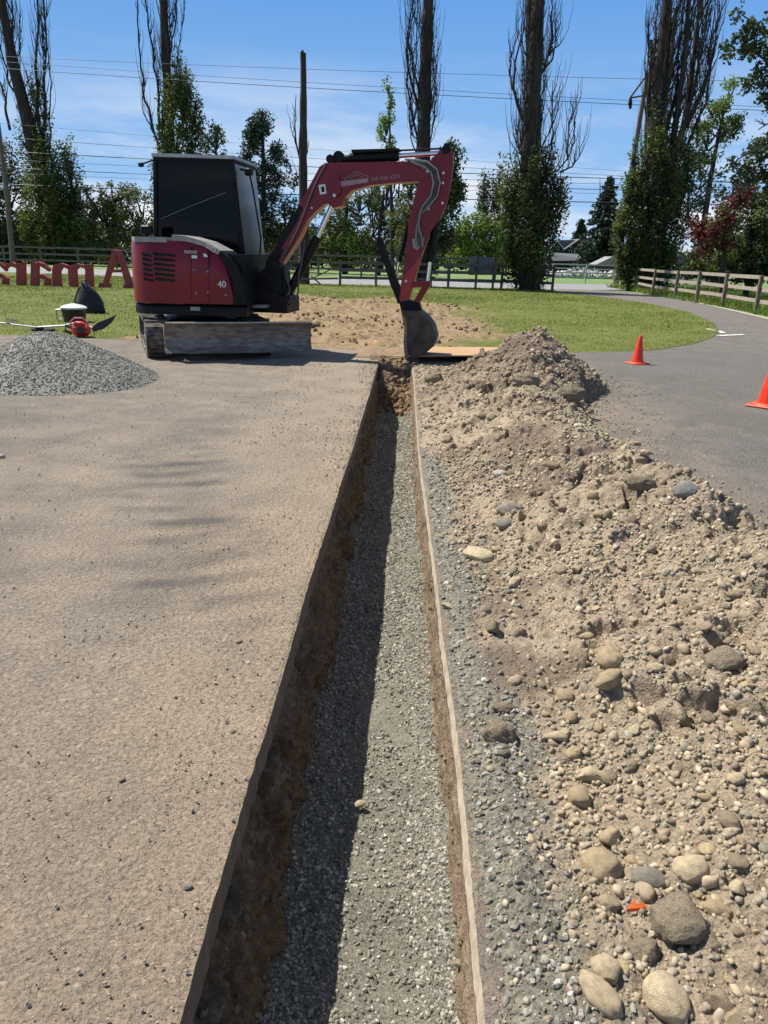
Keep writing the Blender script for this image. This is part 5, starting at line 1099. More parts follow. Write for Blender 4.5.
# 1 left leaning poplar
t = Tree(66, 262, 66, 'tall leaning poplar at the left border, dead bare top over shaggy green lower growth', 'poplar', 'poplar_tree', seed=11)
t.trunk([(52, 200), (33, 150), (22, 100), (8, 40), (-4, -30)], .75, .28, .2); t.feather([t.P(52-(200-y)*.28, y) for y in range(200, 20, -10)], 70, 3.6, 1.1, .03); t.feather([t.P(43, y) for y in range(170, 10, -10)], 46, 3.2, .6, .028)
for pts, a, b, tw in ((((30, 140), (40, 95), (35, 60), (38, 20), (36, -20)), .16, .05, 16), (((42, 170), (44, 110), (47, 60), (43, 10), (42, -20)), .14, .04, 18), (((8, 60), (12, 30), (12, 0)), .14, .06, 8), (((30, 150), (18, 100), (8, 80), (-2, 40)), .12, .05, 12), (((50, 190), (52, 150), (44, 110), (52, 78), (46, 40)), .09, .03, 12), (((16, 60), (22, 45), (18, 30), (20, 16)), .06, .03, 6), (((10, 130), (2, 90), (-6, 60)), .12, .05, 10), (((38, 160), (30, 130), (31, 95), (26, 70)), .07, .03, 10)): t.limb(pts, a, b, None, .35, twigs=tw, tl=2.6)
for c, rx, ry, n in (((66, 215), 16, 48, 5200), ((48, 190), 16, 50, 4200), ((72, 190), 9, 40, 2600), ((38, 225), 16, 40, 3600), ((28, 140), 7, 22, 500), ((40, 130), 9, 45, 1300), ((54, 245), 24, 18, 3600)): t.crown(c, rx, ry, n, L_pop if c[0] != 66 else L_dark, .55, .17, up=2.3)
for c, rx, ry, n in (((60, 225), 12, 40, 2600), ((48, 175), 8, 34, 900), ((40, 140), 6, 26, 260), ((56, 250), 16, 16, 1500)): t.crown(c, rx, ry, n, L_pop, .45, .15, dy=-1.2, dz=.5, up=2.3, stem=False)
t.done()
t = Tree(10, 262, 69, 'dark low tree at the left border behind the leaning poplar', seed=12); t.trunk([(10, 230), (8, 190)], .3, .15)
for c, rx, ry, n in (((8, 205), 26, 42, 4200), ((-8, 170), 22, 30, 2200), ((18, 238), 28, 26, 3800)): t.crown(c, rx, ry, n, L_dark, .8, .2)
t.done()
# 2 olive round tree
t = Tree(112, 263, 65, 'rounded olive green tree between the leaning poplar and the excavator', seed=13); t.trunk([(112, 235), (114, 205)], .28, .12)
for c, rx, ry, n in (((104, 222), 22, 32, 2700), ((124, 215), 18, 30, 1900), ((142, 215), 14, 32, 1500), ((112, 195), 20, 14, 800), ((92, 236), 16, 24, 1700), ((125, 245), 34, 16, 3000)): t.crown(c, rx, ry, n, L_olive, .62, .17, gaps=.2)
t.done()
# 3 poplar behind cab
t = Tree(172, 266, 61, 'poplar with forked bare top rising directly behind the excavator cab', 'poplar', 'poplar_tree', seed=14)
t.trunk([(171, 200), (168, 130), (167, 80), (163, 0), (162, -40)], .5, .25, .15); t.feather([t.P(167, y) for y in range(140, 0, -8)], 50, 3.2, .8, .028)
for pts, a, b, tw in ((((160, 150), (150, 120), (141, 85), (138, 60), (136, 30), (138, -10)), .10, .03, 16), (((160, 140), (158, 100), (152, 50), (147, 15), (144, -20)), .11, .04, 20), (((166, 90), (172, 40), (178, 10), (172, -20)), .08, .03, 14), (((170, 90), (178, 60), (182, 30), (184, 0)), .05, .02, 14), (((158, 140), (146, 120), (140, 110), (146, 80)), .06, .02, 12), (((168, 60), (170, 20), (176, 0)), .07, .03, 8)): t.limb(pts, a, b, None, .3, twigs=tw, tl=2.2)
for c, rx, ry, n, m_ in (((184, 122), 17, 38, 3300, L_pop), ((180, 95), 11, 28, 1500, L_olive), ((176, 150), 18, 28, 2000, L_pop), ((194, 125), 9, 26, 900, L_olive), ((163, 130), 5, 26, 500, L_pop)): t.crown(c, rx, ry, n, m_, .45, .15, up=2.3)
t.crown((172, 110), 9, 34, 900, L_pop, .4, .14, dy=-.9, dz=.3, up=2.3, stem=False); t.crown((178, 205), 26, 50, 3500, L_dark, .7, .18); t.done()
# 4 small tree behind roof
t = Tree(216, 262, 60, 'small leafy tree top showing just above the cab roof', seed=15); t.trunk([(216, 200), (216, 150)], .25, .08); 
for c, rx, ry, n in (((216, 145), 14, 18, 900), ((210, 190), 20, 40, 2500), ((222, 235), 22, 26, 2600)): t.crown(c, rx, ry, n, L_olive, .5, .15)
t.done()
# 5 bluish conifer-like tree
t = Tree(263, 262, 62, 'dark blue-green conical tree to the right of the excavator cab', seed=16); t.trunk([(264, 200), (262, 112)], .35, .06)
for k in range(46):
    f_ = k/45; y = 116+f_*105; w_ = 5+33*f_**.7*(1-.25*max(0, f_-.75)*4); x = 262+t.r.uniform(-1, 1)*w_; t.crown((x, y), 6.5, 5, 190+int(110*f_), L_blue, .45, .16, ncl=5, stem=False)
    t.li.tube([t.P(263, y+8), t.P(x, y)], [.05, .015], 4)
t.crown((252, 235), 26, 30, 3600, L_olive, .8, .18); t.crown((285, 232), 18, 26, 2200, L_dark, .7, .18); t.done()
# 6 snag
t = Tree(304, 285, 36.9, 'broken off bare dead trunk standing between the cab and the boom', 'dead tree', 'dead_tree', seed=17)
t.trunk([(304, 240), (303, 180), (303, 120), (304, 75), (303, 53)], .27, .13, .04, 22, 10)
for pts, a, b, tw in ((((301, 165), (296, 145), (294, 120), (296, 95)), .05, .015, 5), (((296, 145), (291, 130), (290, 118)), .03, .01, 3), (((304, 160), (308, 148), (309, 140)), .03, .012, 2), (((302, 190), (297, 175), (292, 160)), .025, .01, 2)): t.limb(pts, a, b, .1, .06, twigs=tw, tl=.7)
s_ = MB(); s_.tube([t.P(302, 53), t.P(303, 50)], [.09, .03], 6); s_.build('broken_top', M_bark, t.e); t.done()
# 7 mixed trees seen through the boom
t = Tree(345, 262, 60, 'open leafy tree framed under the arch of the boom', seed=18); t.trunk([(345, 230), (348, 195)], .25, .08)
for c, rx, ry, n, m_ in (((338, 212), 22, 20, 1400, L_olive), ((360, 205), 18, 22, 1200, L_dark), ((330, 236), 22, 24, 2400, L_olive), ((350, 245), 30, 16, 2500, L_lite), ((372, 200), 12, 16, 700, L_olive)): t.crown(c, rx, ry, n, m_, .5, .14)
t.done()
t = Tree(378, 262, 58, 'sparse dark branching tree behind the raised thumb of the excavator', seed=19); t.trunk([(380, 225), (384, 190)], .22, .08)
for pts in (((380, 225), (370, 200), (366, 180)), ((382, 215), (392, 195), (398, 178)), ((381, 225), (388, 205), (386, 175))): t.limb(pts, .08, .03, None, .2, twigs=8, tl=1.2)
for c, rx, ry, n, m_ in (((372, 222), 16, 32, 1700, L_dark), ((386, 205), 14, 26, 1000, L_dark), ((392, 240), 14, 20, 1500, L_dark)): t.crown(c, rx, ry, n, m_, .45, .14)
t.done()
t = Tree(392, 270, 49.5, 'slender bright green poplar whose tip rises above the boom', 'poplar', 'poplar_tree', seed=20); t.trunk([(392, 200), (389, 100)], .16, .04)
for c, rx, ry, n, m_ in (((390, 95), 4, 16, 210, L_lite), ((388, 112), 7, 14, 330, L_lite), ((387, 134), 9, 16, 520, L_lite), ((395, 165), 10, 22, 700, L_lite), ((398, 205), 12, 34, 1700, L_olive), ((400, 240), 12, 26, 1400, L_pop)): t.crown(c, rx, ry, n, m_, .3, .12, up=1.4)
t.done()
# 8 poplar with hanging limbs
t = Tree(424, 285, 37.1, 'bare trunked poplar with drooping dead limbs directly behind the arm', 'poplar', 'poplar_tree', seed=21)
t.trunk([(423, 230), (422, 160), (425, 80), (428, 0), (430, -50)], .38, .21, .06, 20, 10); t.feather([t.P(423, y) for y in range(190, 10, -8)], 40, 2.4, .6); t.feather([t.P(422, y) for y in range(200, 60, -8)], 30, 2.0, .8)
for i, pts in enumerate((((422, 110), (412, 95), (405, 60), (404, 40), (412, 5), (418, -20)), ((422, 100), (416, 85), (409, 55), (410, 20), (416, -20)), ((421, 150), (411, 120), (406, 70), (407, 40), (413, 0)), ((420, 160), (411, 150), (409, 110), (405, 70), (410, 30)), ((421, 130), (414, 90), (416, 40), (418, 0)), ((427, 150), (434, 130), (435, 90), (433, 50)), ((425, 150), (431, 110), (436, 80), (432, 30), (435, 0)), ((423, 140), (412, 140), (411, 90)))): t.limb(pts, .06 if i < 3 else .035, .012, None, .16, twigs=16, tl=1.9)
for c, rx, ry, n, m_ in (((444, 205), 17, 48, 3800, L_dark), ((452, 180), 11, 34, 1500, L_pop), ((434, 240), 16, 34, 2400, L_dark), ((448, 165), 8, 20, 500, L_olive), ((412, 235), 12, 38, 2100, L_olive), ((410, 195), 9, 30, 800, L_olive)): t.crown(c, rx, ry, n, m_, .4, .12, up=1.4)
t.done()
# 9
t = Tree(478, 268, 55, 'bright yellow green round shrub-like tree behind the grey panel', seed=22)
for c, rx, ry, n, m_ in (((472, 238), 18, 22, 2400, L_lite), ((490, 242), 14, 20, 1500, L_lite), ((462, 248), 14, 16, 1400, L_lite), ((483, 226), 12, 12, 600, L_olive)): t.crown(c, rx, ry, n, m_, .55, .15)
t.limb(((478, 266), (476, 240)), .14, .06, 0); t.done(M_bark, 'trunk')
for x, top, w_, sd, lab in ((484, 172, 7, 23, 'narrow distant poplar, shorter of the pair left of the big bare trunk'), (499, 168, 9, 24, 'narrow distant poplar nearest to the big bare trunk')):
    t = Tree(x, 262, 75, lab, 'poplar', 'poplar_tree', seed=sd); t.trunk([(x, 210), (x, top+6)], .25, .05)
    for k in range(6): t.crown((x+t.r.uniform(-2, 2), top+14+k*15), w_*(.6+.12*k), 13, 420+60*k, L_pop if k % 2 else L_dark, .5, .18, up=2.3)
    t.done()
# 10 big poplar
t = Tree(530, 291, 36.5, 'massive poplar by the fence end, bare curving limbs above a dark ivy green base', 'poplar', 'poplar_tree', seed=25)
t.trunk([(529, 240), (530, 170), (533, 100), (536, 40), (538, -10), (541, -50)], .55, .23, .05, 24, 12)
Q = t.limb(((531, 120), (529, 60), (530, 10), (528, -30)), .2, .12, .2, .06); t.feather(Q, 26, 2.2, .45); t.feather([t.P(530, y) for y in range(220, 20, -8)], 60, 2.6, .75); t.feather([t.P(530, y, -.3) for y in range(300, 150, -6)], 70, 3.0, 1.2, .035)

L10 = [((527, 128), (520, 112), (512, 98), (511, 78), (516, 60), (524, 30), (527, 0)), ((534, 82), (545, 68), (549, 50), (558, 48), (564, 38)), ((549, 55), (552, 30), (551, -5)), ((525, 170), (517, 140), (518, 118)), ((534, 170), (545, 140), (556, 120), (560, 90)), ((536, 180), (560, 172), (572, 150), (578, 125), (570, 100)), ((540, 190), (552, 150), (551, 120), (553, 80)), ((535, 150), (542, 120), (541, 90), (548, 60)), ((560, 172), (575, 165), (581, 145)), ((568, 160), (566, 130), (574, 112)), ((526, 160), (520, 140), (526, 100), (523, 60)), ((535, 110), (541, 70), (540, 30), (545, 0)), ((545, 68), (553, 60), (556, 20)), ((512, 90), (509, 70), (514, 50), (519, 30))]
for i, pts in enumerate(L10): t.limb(pts, .085 if i < 3 else .045, .014, None, .15, twigs=15, tl=1.5)
for c, rx, ry, n, m_ in (((514, 222), 12, 48, 2800, L_pop), ((530, 232), 17, 46, 3800, L_dark), ((544, 216), 14, 46, 3800, L_dark), ((559, 205), 8, 24, 900, L_olive), ((514, 210), 8, 30, 700, L_lite), ((530, 272), 15, 15, 2200, L_dark), ((508, 190), 8, 26, 900, L_olive), ((545, 180), 10, 22, 700, L_dark), ((510, 235), 7, 28, 800, L_olive)): t.crown(c, rx, ry, n, m_, .36, .105, up=2.3)
for c, rx, ry, n, m_ in (((528, 225), 12, 48, 1500, L_dark), ((536, 250), 12, 34, 1300, L_pop), ((534, 195), 8, 26, 700, L_olive), ((536, 165), 6, 22, 260, L_dark)): t.crown(c, rx, ry, n, m_, .3, .10, up=2.3, dy=-.9, dz=.35, stem=False)
t.done()
# 11 conifers near the house
def conifer(px, top, base, w_, Y, label, seed):
    t = Tree(px, base, Y, label, 'spruce', 'spruce_tree', seed=seed, zb=0); t.trunk([(px, (top+base)/2), (px, top)], .28, .02, .02)
    n = 26; A = t.P(px, top)[2]; 
    for k in range(n):
        f_ = (k+.3)/n; z = A*(1-f_); rr = w_*t.k*(f_**.72)*t.r.uniform(.7, 1.15); m_ = 5+int(6*f_)
        for q in range(m_):
            a = t.r.uniform(0, 2*PI); rl = rr*t.r.uniform(.6, 1.1)+.15; tip = t.b+np.array([math.cos(a)*rl, math.sin(a)*rl, z-rl*.30]); root = t.b+np.array([0, 0, z+.1]); mid = (root+tip)/2+np.array([0, 0, rl*.06])
            tip[2] += rl*.10; t.li.tube([root, mid, tip], [.03, .02, .008], 3, cap=False)
            c = int(26+70*f_); u = t.r.random(c)**.7; P = root+(tip-root)*u[:, None]; P = P+t.r.normal(size=(c, 3))*np.array([.16, .16, .09])*(.5+f_)*1.3-np.array([0, 0, .12])*u[:, None]
            sz_ = .32*t.r.uniform(.6, 1.3, c); B1 = t.r.normal(size=(c, 3))*np.array([1, 1, .5]); B1 /= np.linalg.norm(B1, axis=1)[:, None]; B2 = np.cross(B1, t.r.normal(size=(c, 3))); B2 /= np.linalg.norm(B2, axis=1)[:, None]
            B1 *= sz_[:, None]*.7; B2 *= sz_[:, None]*.34; V = np.stack([P-B1, P-B2, P+B1, P+B2], 1).reshape(-1, 3); t.LV.append((V, np.arange(4*c).reshape(-1, 4), L_spr))
    t.done()
conifer(600, 177, 266, 29, 92, 'tall dark spruce with drooping tiers behind the dark house', 26)
conifer(577, 220, 266, 15, 110, 'small spruce beside the gable of the dark house', 27)
# 13 multi-stem poplar, right
t = Tree(652, 289, 40.6, 'wide fan shaped poplar with many bare rising stems beside the fenced driveway', 'poplar', 'poplar_tree', seed=28)
t.trunk([(648, 240), (650, 170), (657, 100), (664, 50), (668, -10), (670, -40)], .6, .19, .1, 22, 12)
for a, b, c, d in (((652, 250), (655, 170), (668, 90), (676, 8)), ((655, 240), (668, 160), (682, 90), (690, -20)), ((658, 230), (678, 150), (692, 80), (700, 0)), ((648, 220), (645, 140), (653, 70), (651, 40))):
    t.limb((a, b, c, d), .22, .08, None, .1, twigs=14, tl=2.4)
t.feather([t.P(655+(200-y)*.08, y) for y in range(200, 0, -8)], 90, 3.0, .9); t.feather([t.P(655, y, -.4) for y in range(300, 150, -6)], 90, 3.4, 1.5, .04); t.feather([t.P(685+(150-y)*.15, y) for y in range(170, 0, -8)], 60, 2.8, .8)
L13 = [((652, 150), (648, 100), (650, 60), (648, 10)), ((660, 130), (668, 80), (682, 40), (683, -10)), ((672, 160), (690, 110), (700, 60), (708, 10)), ((676, 170), (700, 120), (712, 70), (718, 20)), ((664, 140), (676, 90), (678, 50), (690, 10)), ((680, 140), (694, 90), (698, 40), (704, -10)), ((655, 110), (652, 60), (658, 20), (656, -10)), ((684, 130), (704, 90), (716, 50), (720, 5)), ((660, 90), (672, 40), (672, 0)), ((690, 120), (706, 80), (712, 30)), ((648, 130), (646, 90), (645, 60)), ((668, 120), (688, 60), (694, 20))]
for i, pts in enumerate(L13): t.limb(pts, .09, .02, None, .2, twigs=22, tl=2.2)
for c, rx, ry, n, m_ in (((650, 230), 18, 52, 5000, L_dark), ((666, 222), 17, 52, 4300, L_dark), ((637, 235), 12, 52, 2400, L_olive), ((664, 190), 14, 40, 900, L_lite), ((655, 160), 11, 40, 1900, L_pop), ((675, 165), 13, 42, 2200, L_pop), ((664, 130), 12, 30, 900, L_olive), ((685, 185), 10, 36, 1200, L_dark), ((640, 190), 8, 24, 700, L_pop), ((655, 270), 24, 16, 2600, L_dark), ((698, 130), 8, 30, 380, L_olive)): t.crown(c, rx, ry, n, m_, .42, .12, up=2.3)
for c, rx, ry, n, m_ in (((650, 225), 14, 55, 1900, L_dark), ((664, 235), 14, 44, 1700, L_pop), ((656, 165), 8, 34, 900, L_pop), ((672, 170), 10, 34, 900, L_olive), ((655, 130), 6, 24, 260, L_dark)): t.crown(c, rx, ry, n, m_, .3, .11, up=2.3, dy=-1.2, dz=.5, stem=False)
t.done()
# ivy on the pole foot
t = Tree(628, 291, 40, 'leafy upright growth climbing beside the leaning utility pole', 'shrub', 'climbing_shrub', seed=29); t.trunk([(629, 250), (634, 170)], .10, .03)
for c, rx, ry, n, m_ in (((634, 165), 4, 18, 260, L_pop), ((631, 190), 6, 18, 560, L_pop), ((627, 215), 10, 26, 1400, L_pop), ((624, 240), 10, 22, 1300, L_olive), ((629, 265), 7, 24, 1000, L_dark)): t.crown(c, rx, ry, n, m_, .3, .12, up=1.4)
t.done()
# 14 tree right behind
t = Tree(712, 280, 53.5, 'airy mid green tree leaning out to the right of the fan shaped poplar', seed=30); t.trunk([(700, 235), (712, 170), (724, 110)], .3, .08)
for c, rx, ry, n, m_ in (((728, 100), 11, 22, 650, L_lite), ((722, 125), 15, 20, 800, L_pop), ((708, 145), 18, 26, 1200, L_pop), ((700, 180), 15, 28, 1100, L_blue), ((735, 130), 8, 14, 260, L_blue), ((712, 112), 12, 16, 420, L_pop), ((688, 210), 10, 26, 900, L_blue)): t.crown(c, rx, ry, n, m_, .45, .14)
t.done()
# 15 red leaved tree, right hedge tree, overhanging branches
t = Tree(726, 278, 31.5, 'tree with dark red leaves growing above the right hand fence', seed=31); t.trunk([(724, 240), (728, 215)], .14, .05)
for c, rx, ry, n, m_ in (((728, 212), 17, 15, 600, L_red), ((712, 232), 18, 11, 500, L_red), ((722, 224), 22, 16, 700, L_olive), ((702, 226), 9, 8, 300, L_red), ((738, 198), 12, 11, 520, L_red), ((745, 180), 9, 9, 260, L_red), ((716, 246), 12, 8, 420, L_red)): t.crown(c, rx, ry, n, m_, .32, .11)
t.done()
t = Tree(748, 290, 33, 'dense mixed green bush rising behind the light wooden fence', 'bush', 'bush', seed=32); t.trunk([(750, 250), (752, 210)], .14, .05)
for c, rx, ry, n, m_ in (((720, 258), 26, 18, 3000, L_olive), ((748, 240), 24, 32, 3400, L_olive), ((768, 225), 18, 50, 3600, L_dark), ((752, 205), 18, 18, 1200, L_olive), ((700, 268), 16, 9, 1100, L_olive), ((738, 272), 34, 10, 2000, L_dark), ((785, 250), 22, 34, 2600, L_dark), ((765, 262), 26, 18, 1800, L_blue)): t.crown(c, rx, ry, n, m_, .3, .10)
t.done()
t = Tree(800, 318, 21, 'large tree at the right border whose dark leafy branches hang into the sky', seed=33, zb=0); t.trunk([(800, 200), (796, 80), (790, -20)], .22, .10)
for pts in (((796, 120), (770, 60), (745, 45), (724, 52)), ((796, 60), (765, 30), (738, 12)), ((796, 180), (770, 150), (745, 152), (728, 168)), ((796, 150), (775, 118), (758, 130)), ((796, 90), (770, 80), (752, 92))): t.limb(pts, .05, .012, None, .06, twigs=8, tl=.45, tdir=(-.5, 0, .3))
for c, rx, ry, n, m_ in (((745, 30), 10, 9, 230, L_dark), ((763, 24), 12, 10, 330, L_dark), ((735, 50), 12, 5, 190, L_dark), ((755, 52), 14, 9, 380, L_dark), ((768, 70), 10, 18, 420, L_dark), ((752, 88), 9, 9, 170, L_dark), ((738, 14), 7, 5, 60, L_dark), ((768, 100), 7, 10, 150, L_dark), ((765, 142), 14, 9, 330, L_dark), ((748, 158), 14, 9, 330, L_dark), ((730, 172), 11, 8, 200, L_blue), ((768, 165), 14, 12, 420, L_dark), ((742, 182), 12, 9, 230, L_blue), ((765, 188), 14, 14, 460, L_dark), ((790, 60), 16, 60, 1500, L_dark), ((790, 160), 14, 40, 1200, L_dark), ((718, 190), 8, 8, 110, L_blue)): t.crown(c, rx, ry, n, m_, .17, .085, ncl=max(7, n//28), stem=False)
t.done()
# far wood behind everything
r = np.random.default_rng(91)
def wood(x0, x1, Y, zt, n, mat, name, label, seed):
    r = np.random.default_rng(seed); m_ = int((x1-x0)/2.2); VV = []; 
    for k in range(m_):
        x = x0+(x1-x0)*(k+r.random())/m_; h_ = zt*r.uniform(.65, 1.1); q = n//m_; c = np.array([x, Y+r.uniform(-3, 3), h_*.5]); ncl = 16
        u = r.normal(size=(ncl, 3)); u /= np.linalg.norm(u, axis=1)[:, None]; cc = c+u*np.array([1.8, 1.5, h_*.5])*r.uniform(.5, 1, (ncl, 1)); P = cc[r.integers(0, ncl, q)]+r.normal(size=(q, 3))*.42
        P[:, 2] = np.abs(P[:, 2]); A = r.normal(size=(q, 3)); A /= np.linalg.norm(A, axis=1)[:, None]; B = np.cross(A, r.normal(size=(q, 3))); B /= np.linalg.norm(B, axis=1)[:, None]; A *= .22*r.uniform(.6, 1.3, (q, 1)); B *= .15
        VV.append(np.stack([P-A, P-B, P+A, P+B], 1).reshape(-1, 3))
    V = np.vstack(VV); return tag(raw(name, V, np.arange(len(V)).reshape(-1, 4), mat, smooth=False), label, 'wood', kind='stuff')
wood(-75, 9, 84, 4.4, 42000, L_dark, 'hedgerow', 'far dark hedgerow closing the view beyond the left fence', 92)
wood(-52, -2, 72, 3.2, 15000, L_olive, 'hedgerow', 'lighter green scrub in front of the far hedgerow', 94)
wood(30, 70, 78, 5.5, 22000, L_dark, 'hedgerow', 'dark far hedgerow behind the right hand fence', 95)
wood(-260, -76, 130, 7, 26000, L_dark, 'hedgerow', 'distant trees far out to the left', 96); wood(5, 60, 175, 6, 14000, L_dark, 'hedgerow', 'distant trees far behind the dark house', 97); wood(70, 260, 130, 8, 26000, L_dark, 'hedgerow', 'distant trees far out to the right', 98)
wood(26, 46, 97, 3.0, 6000, L_olive, 'hedgerow', 'low green hedge beside the dark house', 99); wood(10, 30, 125, 3.4, 7000, L_dark, 'hedgerow', 'dark hedge line behind the dark house', 100)
# trees and sheds behind the photographer are not shown
# ================================================================ fences
M_fd = simple('dark_fence_wood', (.085, .07, .058), .85, c2=(.14, .12, .10), ns=4, stretch=(1, 1, 6)); M_fl = simple('pale_fence_wood', (.36, .31, .25), .8, c2=(.24, .20, .16), ns=4, stretch=(6, 6, 1)); M_fp = simple('fence_post_wood', (.17, .14, .11), .85, c2=(.11, .09, .07), ns=5)
M_fw = simple('weathered_white', (.50, .50, .47), .8, c2=(.36, .37, .34), ns=3)
def fence(bases, heights, rails, mp_, mr_, label, pw=.11, rw=.035, rh=.12, group=None, side=-1):
    b0 = np.array(bases[0]); e = empty('rail_fence', (b0[0], b0[1], 0), label, 'fence', group); r = np.random.default_rng(int(abs(b0[0]*10)))
    for b, h_ in zip(bases, heights):
        b = np.array([b[0], b[1], 0]); l_ = r.uniform(-.03, .03, 2)
        MB().bar(b+[0, 0, -.1], b+np.array([l_[0], l_[1], h_]), pw, pw, up=(0, 1, 0), bev=.01).build('post', mp_, e)
    for i in range(len(bases)-1):
        a, b = np.array([*bases[i][:2], 0]), np.array([*bases[i+1][:2], 0]); d = (b-a)/np.linalg.norm(b-a); n_ = np.array([-d[1], d[0], 0])*side*(pw/2+rw/2+.003)
        for q in rails:
            za, zb = heights[i]*q+r.uniform(-.02, .02), heights[i+1]*q+r.uniform(-.02, .02)
            MB().bar(a+n_+[0, 0, za]-d*.03, b+n_+[0, 0, zb]+d*.03-[0, 0, 0], rh, rw, up=np.cross(d, [0, 0, 1.]) , bev=0).build('rail', mr_, e)
    return e
mf = [G(*p) for p in ((340, 285.5), (376, 286.3), (412, 287.1), (448, 288), (501, 289.3), (552, 290.9))]
fe = fence(mf, [1.12]*6, (.92, .62, .32), M_fd, M_fd, 'dark brown three rail fence behind the lawn ending at the big poplar')
a, b = G(302, 284.5), at(338, 266, mf[0][1]); MB().bar(a+[0, 0, .05], b, .10, .05).build('brace', M_fd, fe); a, b = at(311, 276, mf[0][1]-.1), G(322, 285.3); MB().bar(a, b, .10, .05).build('brace', M_fd, fe)
P0 = G(332, 286); MB().bar(at(296, 279, P0[1]+.3), at(338, 278.5, P0[1]+.1), .05, .08).build('rail', M_fd, fe)
# left fence beyond the road
lf = []
for k in range(17): lf.append(np.array([-38+k*3.0, 60.5-k*.55, 0]))
fence(lf, [1.35]*17, (.95, .62, .3), M_fd, M_fd, 'long dark rail fence across the road behind the red letters', .13, .04, .14)
rfp = [G(*p) for p in ((634, 290.5), (652, 294.5), (674.5, 298.5), (696, 302), (722, 306.5), (755, 312.5), (795, 321), (850, 334))]
fence(rfp, [1.1]*8, (.93, .62, .32), M_fp, M_fl, 'light wooden three rail fence following the curved driveway', .10, .035, .11, side=1)
wf = [G(*p) for p in ((540, 284.2), (559, 284.6), (593, 285.4), (627, 286.2), (662, 287)) ]
wf = [np.array([8.5+2.2*k, 51.5+.1*k, 0]) for k in range(8)]
fence(wf, [1.15]*8, (.96, .74, .52, .3), M_fw, M_fw, 'pale weathered four rail paddock fence across the road', .09, .03, .08)
# grey panel behind the fence
pn = at(483, 287, 37.3); pn[2] = 0; e = empty('notice_board', pn, 'plain grey board on two dark posts standing behind the rail fence', 'board')
M_pan = simple('grey_panel', (.17, .175, .18), .6)
a = [at(470, 256.5, 37.3), at(495, 257, 37.3), at(495.5, 275, 37.3), at(468.5, 275, 37.3)]; MB().prism(a, [q+np.array([0, .04, 0]) for q in a]).build('board', M_pan, e)
for x in (477.5, 494.8): p1 = at(x, 255, 37.2); MB().bar(np.array([p1[0], p1[1], 0]), p1, .10, .08, up=(0, 1, 0)).build('post', M_fd, e)
# ================================================================ house, shed, trailer, rubble
YH = 100.
def H(px, py, dy=0): return at(px, py, YH+dy)
hb = H(570, 268); hb[2] = 0; ho = empty('house', hb, 'dark two storey house with grey roofs and white trimmed gables far behind the paddock', 'house')
M_hw = simple('dark_siding', (.035, .033, .035), .8); M_hr = simple('grey_roof', (.14, .15, .165), .8); M_tr = simple('white_trim', (.62, .62, .60), .7)
def hbx(x0, x1, yt, dep, name, mat, par, dy=0, yb=None):
    a = H(x0, yt, dy); b = H(x1, yt, dy); zb = 0 if yb is None else H(x0, yb, dy)[2]; zt = a[2]
    return MB().prism([(a[0], a[1], zb), (b[0], b[1], zb), (b[0], b[1], zt), (a[0], a[1], zt)], [(a[0], a[1]+dep, zb), (b[0], b[1]+dep, zb), (b[0], b[1]+dep, zt), (a[0], a[1]+dep, zt)]).build(name, mat, par)
hbx(551, 594, 252, 7, 'wall', M_hw, ho)
def proof(pts, name, mat, dep, dy=0, par=ho, w_=None):
    A = [H(x, y, dy) for x, y in pts]; return MB().prism(A, [q+np.array([0, dep, 0]) for q in A]).build(name, mat, par)
proof([(566, 266), (566, 250), (580, 241.5), (594, 250), (594, 266)], 'gable_wall', M_hw, 6, -.6)
proof([(563, 252), (580, 240.5), (597, 252), (597, 250.3), (580, 238.8), (563, 250.3)], 'roof', M_hr, 7.5, -1.2)
proof([(551, 254), (560, 240), (589, 240), (592, 252)], 'roof', M_hr, .3, .1)
proof([(552, 254), (553, 247), (557.5, 241), (562.5, 247), (563, 254)], 'gable_wall', M_hw, 3, -.8)
proof([(551, 249.5), (557.5, 241.7), (564, 249.5), (564, 248), (557.5, 240.2), (551, 248)], 'gable_trim', M_tr, .3, -1.0)
proof([(545, 259.5), (549.5, 253.7), (555, 260.5), (555, 259), (549.5, 252.3), (545, 258)], 'gable_trim', M_tr, .3, -3.4)
proof([(547, 266), (547, 258), (549.5, 254.5), (554, 260), (554, 266)], 'porch_wall', M_hw, 2, -3.2)
A = [H(549.5, 253.5, -3.5), H(578, 255, -2.5), H(583, 260.5, -4.2), H(553, 261, -4.4)]; MB().prism(A, [q+np.array([0, .1, .12]) for q in A]).build('porch_roof', M_hr, ho)
for x0, x1, y0, y1, dy in ((582, 587, 247, 253.5, -.62), (569, 572, 250, 255, -.62), (556, 559, 246, 250, -.82)):
    wn = proof([(x0, y1), (x1, y1), (x1, y0), (x0, y0)], 'window', M_tr, .1, dy-.1); proof([(x0+.7, y1-.7), (x1-.7, y1-.7), (x1-.7, y0+.7), (x0+.7, y0+.7)], 'pane', M_glass, .05, dy-.14, par=wn)
